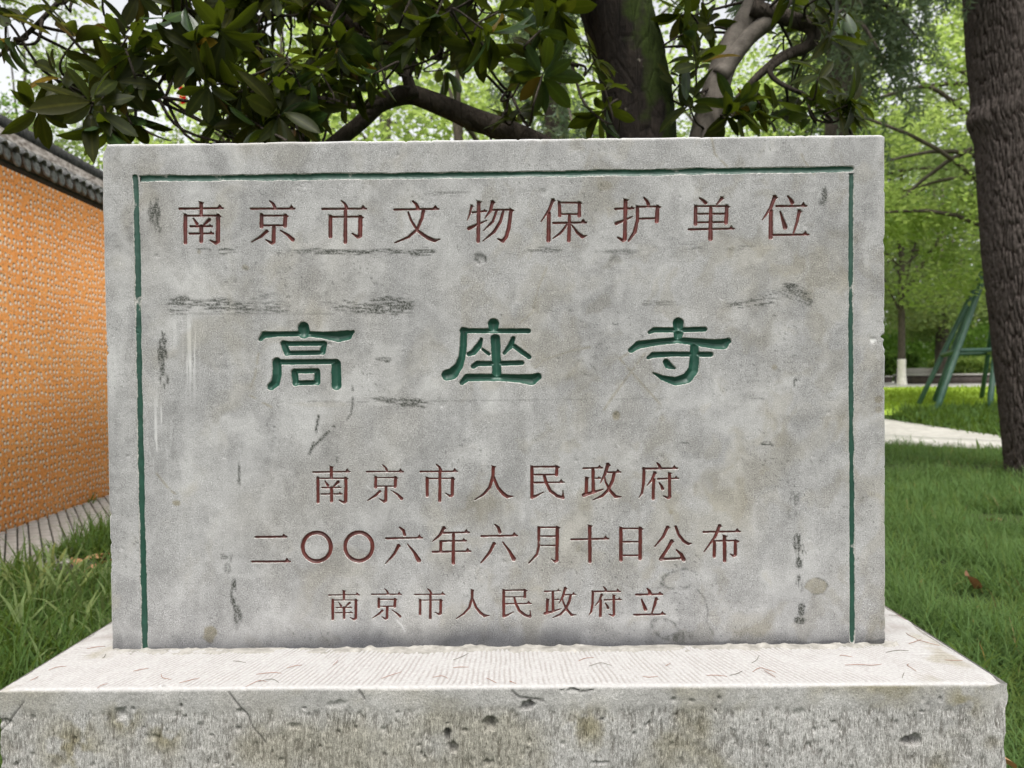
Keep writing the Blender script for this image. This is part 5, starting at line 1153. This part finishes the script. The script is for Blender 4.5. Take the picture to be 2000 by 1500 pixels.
# red flag on a pole beyond the wall
M['flag'] = mat_leaf('red_cloth', (0.50, 0.012, 0.018), (0.58, 0.02, 0.025), (0.5, 0.012, 0.018), (0.6, 0.02, 0.03), .4, .7, .2)
yF = 17.0; ft = at(346, 150, yF)
flag = thing('red_flag', 'small red flag hanging from a thin pole, glimpsed between the magnolia leaves', 'flag', (float(ft[0]), yF, float(terrain(yF))))
fl = np.array(flag.location)
v, f = tube(np.array([(0, 0, -.2, .03), (0, 0, 3, .028), (0, 0, ft[2] - fl[2] + .3, .02)]), 10); mesh_obj('flagpole', v, f, mat_simple('steel', (.3, .3, .3), (.45, .45, .45), 5, .4, 0), flag)
uu_, vv_ = np.meshgrid(np.linspace(0, 1, 14), np.linspace(0, 1, 18), indexing='ij')
fv = np.stack([.02 + .17 * uu_ + .05 * vv_ * uu_, .06 * np.sin(uu_ * 9 + vv_ * 2) * (.3 + vv_), ft[2] - fl[2] - .78 * vv_ - .18 * uu_ * (1 - vv_ * .5)], -1)
mesh_obj('cloth', fv.reshape(-1, 3), grid_faces(14, 18), M['flag'], flag)

# ------------------------------------------------------------------ grass
def blades(P, az, L_, Wd, lean, bend, rnd, seg=3):
    n = len(P); d = np.stack([np.cos(az), np.sin(az), 0 * az], -1); s = np.stack([-np.sin(az), np.cos(az), 0 * az], -1)
    rows = []
    for k in range(seg + 1):
        t = k / seg; th = lean + bend * t
        # integrate arc approx
        tt = np.linspace(0, t, 6); hx = np.zeros(n); hz = np.zeros(n)
        if t > 0:
            for q_ in tt[:-1] + (tt[1] - tt[0]) / 2: hx += np.sin(lean + bend * q_) * (tt[1] - tt[0]); hz += np.cos(lean + bend * q_) * (tt[1] - tt[0])
        c = P + d * (hx * L_)[:, None] + np.array([0, 0, 1.0]) * (hz * L_)[:, None]
        w = Wd * (1 - t ** 2.2) * (.75 + .5 * min(t * 2, .5))
        rows += [c - s * w[:, None], c + s * w[:, None]] if k < seg else [c]
    m = 2 * seg + 1; v = np.stack(rows, 1).reshape(-1, 3); i = np.arange(n)[:, None] * m
    q = np.concatenate([i + [2 * k, 2 * k + 1, 2 * k + 3, 2 * k + 2] for k in range(seg - 1)]); t3 = i + [2 * seg - 2, 2 * seg - 1, 2 * seg]
    return v, [q, t3], np.repeat(rnd, m)
def grass(name, label, P, L0, W0, mat, seed, lean=.35, bend=1.3, clump=.25):
    r = np.random.default_rng(seed); n = len(P); P = P.copy(); P[:, 2] = terrain(P[:, 1]) - .01
    dist = np.hypot(P[:, 0] - CAM[0], P[:, 1] - CAM[1]); pt = fbm(P[:, 0] * 2.2, P[:, 1] * 2.2, seed, 3)
    az = 6.28 * (vn(P[:, 0] * 4, P[:, 1] * 4, seed + 4) * 1.2 + 1.0 * r.random(n)); L_ = L0 * r.uniform(.30, 1.30, n) * (.35 + 1.25 * pt)
    v, f, rn = blades(P, az, L_, W0 * r.uniform(.6, 1.3, n) * (1 + dist / 9), np.abs(r.normal(0, lean, n)), r.uniform(.2, 1.0, n) * bend, np.clip(.9 * (pt - .28) + .55 * r.random(n), 0, .999))
    o = mesh_obj(name, v, f, M[mat], None, True, {'rnd': rn}); tag(o, label, 'grass', kind='stuff'); return o
r = np.random.default_rng(90)
def wedge(n, d0, d1, s0, s1):
    D = r.uniform(d0, d1, n); s = r.uniform(s0, s1, n); return np.stack([CAM[0] + D * s, CAM[1] + D, 0 * D], -1)
def clear_ped(P): return P[~((P[:, 0] > xl - .03) & (P[:, 0] < xr + .02) & (P[:, 1] > yf - .03) & (P[:, 1] < ybk + .02))]
nA, nB = near[4], near[6]
def before_path(P):
    k = (nB[1] - nA[1]) / (nB[0] - nA[0]); return P[P[:, 1] < nA[1] + k * (P[:, 0] - nA[0]) + .05]
Pg = before_path(clear_ped(np.vstack([wedge(48000, 1.2, 7, .42, .76), wedge(30000, 5, 12.8, .42, .78), wedge(9000, 1.2, 7, .28, .95), wedge(26000, 2.0, 13, -.3, .44)])))
bare = fbm(Pg[:, 0] * 1.4, Pg[:, 1] * 1.4, 97, 3); Pg = Pg[bare < .66]
bc = on_ground(1935, 1022); Pg = Pg[np.hypot(Pg[:, 0] - bc[0], (Pg[:, 1] - bc[1]) * .6) > .16 * r.uniform(.6, 1.3, len(Pg))]
grass('lawn_grass', 'dense dark green lawn grass right of the pedestal', Pg, .19, .0019, 'grass', 91, .5, 2.4)
M['straw'] = mat_leaf('straw_blade', (0.20, 0.16, 0.07), (0.34, 0.29, 0.16), (0.24, 0.2, 0.1), (0.25, 0.2, 0.08), .25, .6, .2)
Ps_ = Pg[r.permutation(len(Pg))[:1100]]; grass('dead_grass', 'dry straw-coloured blades scattered through the lawn grass', Ps_, .15, .0022, 'straw', 191, .7, 1.6)
Pw_ = Pg[r.permutation(len(Pg))[:900]]; Pw_ = Pw_[fbm(Pw_[:, 0] * 1.7, Pw_[:, 1] * 1.7, 6, 2) > .5]; grass('lawn_weeds', 'broad-bladed weeds growing in the lawn grass', Pw_, .15, .007, 'lily', 192, .6, 1.4)
def wall_n(P): return (P - WA) @ WN
bed_n = lambda P: 0.72 + .10 * (fbm(((P - WA) @ WT) * 1.6, 0 * P[:, 0], 98, 3) - .5) * 2
Pl = clear_ped(np.vstack([wedge(26000, 1.1, 6.5, -.88, -.42), wedge(6000, 4.6, 6.8, -.8, -.45)])); Pl = Pl[wall_n(Pl) > bed_n(Pl)]
lit = on_ground(185, 1120); dl_ = np.hypot((Pl[:, 0] - lit[0]) / .42, (Pl[:, 1] - lit[1]) / .35); Pl = Pl[dl_ > r.uniform(.7, 1.2, len(Pl))]
grass('lilyturf', 'dark green lilyturf bed between the pedestal and the paved strip', Pl, .23, .0027, 'lily', 92, .35, 2.2)
Pp = clear_ped(wedge(1100, 2.7, 4.6, -.75, -.44)); Pp = Pp[(wall_n(Pp) > .85) & (fbm(Pp[:, 0] * 2, Pp[:, 1] * 2, 5, 2) > .45)]
grass('variegated_lilyturf', 'pale striped broad blades growing among the dark lilyturf', Pp, .27, .0065, 'lilyp', 93, .35, 2.4)
Pe = wedge(900, 5.0, 8.2, -.68, -.50); Pe = Pe[(wall_n(Pe) < .09) & (wall_n(Pe) > .0) & (((Pe - WA) @ WT) > .9)]
if len(Pe): grass('wall_weeds', 'low weeds growing along the foot of the orange wall', Pe, .10, .004, 'lily', 94, .5, 1.2)
def px_poly(n, x0, x1, y0f, y1f):
    out = []
    for _ in range(n):
        a = r.uniform(x0, x1); out.append(on_ground(a, r.uniform(y0f(a), y1f(a))))
    return np.array(out)
mf = lambda a: np.interp(a, [1755, 1800, 1867, 1990], [815, 828, 841, 858]); mb = lambda a: np.interp(a, [1755, 1800, 1850, 1990], [814, 812, 803, 800])
Pm = px_poly(1500, 1772, 2060, mb, mf); Pm = np.vstack([Pm + r.normal(size=Pm.shape) * [.15, .15, 0] for _ in range(5)])
grass('mound_lilyturf', 'shaggy lilyturf mound around the feet of the green pole frame', Pm, .26, .0055, 'lily', 95, .35, 1.5)
Pf = px_poly(1200, 1700, 1990, lambda a: 757, lambda a: 800); Pf = np.vstack([Pf + r.normal(size=Pf.shape) * [.5, .5, 0] for _ in range(5)])
M['lawn_b'] = mat_leaf('sun_painted_blade', (0.16, 0.26, 0.03), (0.25, 0.35, 0.05), (0.2, 0.3, 0.04), (0.4, 0.5, 0.06), .4, .6, .2)  # blade colour also raised to stand in for direct sun
grass('far_turf', 'short turf with sunlight painted in as bright yellow-green, on the lawn beyond the path', Pf, .10, .006, 'lawn_b', 96, .3, .8)

# ------------------------------------------------------------------ small fallen things
M['needle'] = mat_simple('brown_needle', (0.20, 0.075, 0.045), (0.28, 0.14, 0.085), 30, .7, 0)
M['needle_d'] = mat_simple('old_needle', (0.05, 0.045, 0.03), (0.12, 0.11, 0.07), 30, .7, 0)
NL = [(95, 1310, 130, 1302), (260, 1312, 290, 1306), (170, 1268, 205, 1263), (200, 1286, 207, 1278), (315, 1318, 335, 1328), (350, 1335, 390, 1325), (190, 1345, 210, 1336), (455, 1292, 480, 1295), (500, 1318, 550, 1316), (560, 1306, 590, 1300), (480, 1342, 520, 1332), (505, 1332, 545, 1334), (650, 1300, 660, 1290), (745, 1326, 785, 1313), (885, 1305, 915, 1304), (885, 1290, 915, 1277), (845, 1324, 875, 1326), (950, 1325, 970, 1335), (1000, 1332, 1008, 1336), (1150, 1302, 1195, 1301), (1130, 1292, 1160, 1285), (1255, 1322, 1285, 1322), (1380, 1320, 1420, 1322), (1425, 1320, 1450, 1311), (1470, 1313, 1490, 1305), (1487, 1305, 1515, 1314), (1492, 1310, 1515, 1324), (1468, 1296, 1483, 1280), (1640, 1282, 1665, 1284), (1650, 1300, 1700, 1300), (1680, 1299, 1722, 1298), (1730, 1275, 1775, 1272), (1770, 1237, 1790, 1248), (1790, 1250, 1835, 1262), (1775, 1258, 1800, 1249), (1735, 1202, 1765, 1200), (1750, 1200, 1770, 1212), (1845, 1290, 1880, 1291), (1775, 1298, 1790, 1312), (1762, 1325, 1766, 1315), (60, 1330, 75, 1322), (1300, 1302, 1310, 1296)]
for k, (x1, y1, x2, y2) in enumerate(NL):
    a, b = at_z(x1, y1, ZP), at_z(x2, y2, ZP); m_ = (a + b) / 2 + np.array([random.gauss(0, .003), random.gauss(0, .004), 0])
    rows = catmull([(*(a - m_), .00035), (0, 0, 0.0005, .00048), (*(b - m_), .0003)], 4)
    v, f = tube(rows, 5); o = mesh_obj('pine_needle', v, f, M['needle_d' if k % 4 == 3 else 'needle']); o.location = tuple(m_ + np.array([0, 0, .0010]))
    tag(o, ('dark withered' if k % 4 == 3 else 'reddish-brown') + ' pine needle lying on the pale ledge of the pedestal', 'pine needle', ('dark' if k % 4 == 3 else 'reddish') + ' needles on the pedestal ledge')
M['dead'] = mat_leaf('dead_leaf', (0.16, 0.075, 0.035), (0.24, 0.12, 0.06), (0.13, 0.07, 0.05), (0.2, 0.1, 0.04), .2, .6, .3)
M['tan'] = mat_leaf('tan_leaf', (0.34, 0.19, 0.09), (0.42, 0.25, 0.13), (0.3, 0.18, 0.1), (0.3, 0.16, 0.06), .2, .6, .3)
def dead_leaf(px, py, size, label, mat, rot, z=.06, curl=.35, grp=None):
    p = on_ground(px, py); v, f = leaf_mesh(.27, .10, curl, 8, .03); v = v - [.5, 0, 0]; o = mesh_obj('fallen_leaf', v * size, f, M[mat]); o.location = (p[0], p[1], p[2] + z); o.rotation_euler = rot
    tag(o, label, 'leaf', grp); return o
dead_leaf(1903, 1168, .17, 'curled brown dead leaf lying on the lawn grass', 'dead', (.5, .25, .6), .10)
dead_leaf(1935, 1022, .16, 'flat brown dead leaf on the bare patch of the lawn', 'dead', (.1, .1, 2.0), .03)
for k, (a, b) in enumerate([(150, 1108), (178, 1125), (196, 1112), (185, 1098), (200, 1138), (110, 1155), (165, 1140), (205, 1092)]):
    dead_leaf(a, b, .13, 'pale dry leaf littering the bare soil of the lilyturf bed', 'tan', (random.uniform(-.4, .4), random.uniform(-.4, .4), random.uniform(0, 6)), .03, .2, 'dry leaves on the bed')
p_ = at(1990, 1492, -0.17); o = dead_leaf(1990, 1492, .10, 'tan fallen leaf against the right corner of the pedestal', 'tan', (.9, .2, .9), 0); o.location = (xr + 0.035, -0.13, p_[2])
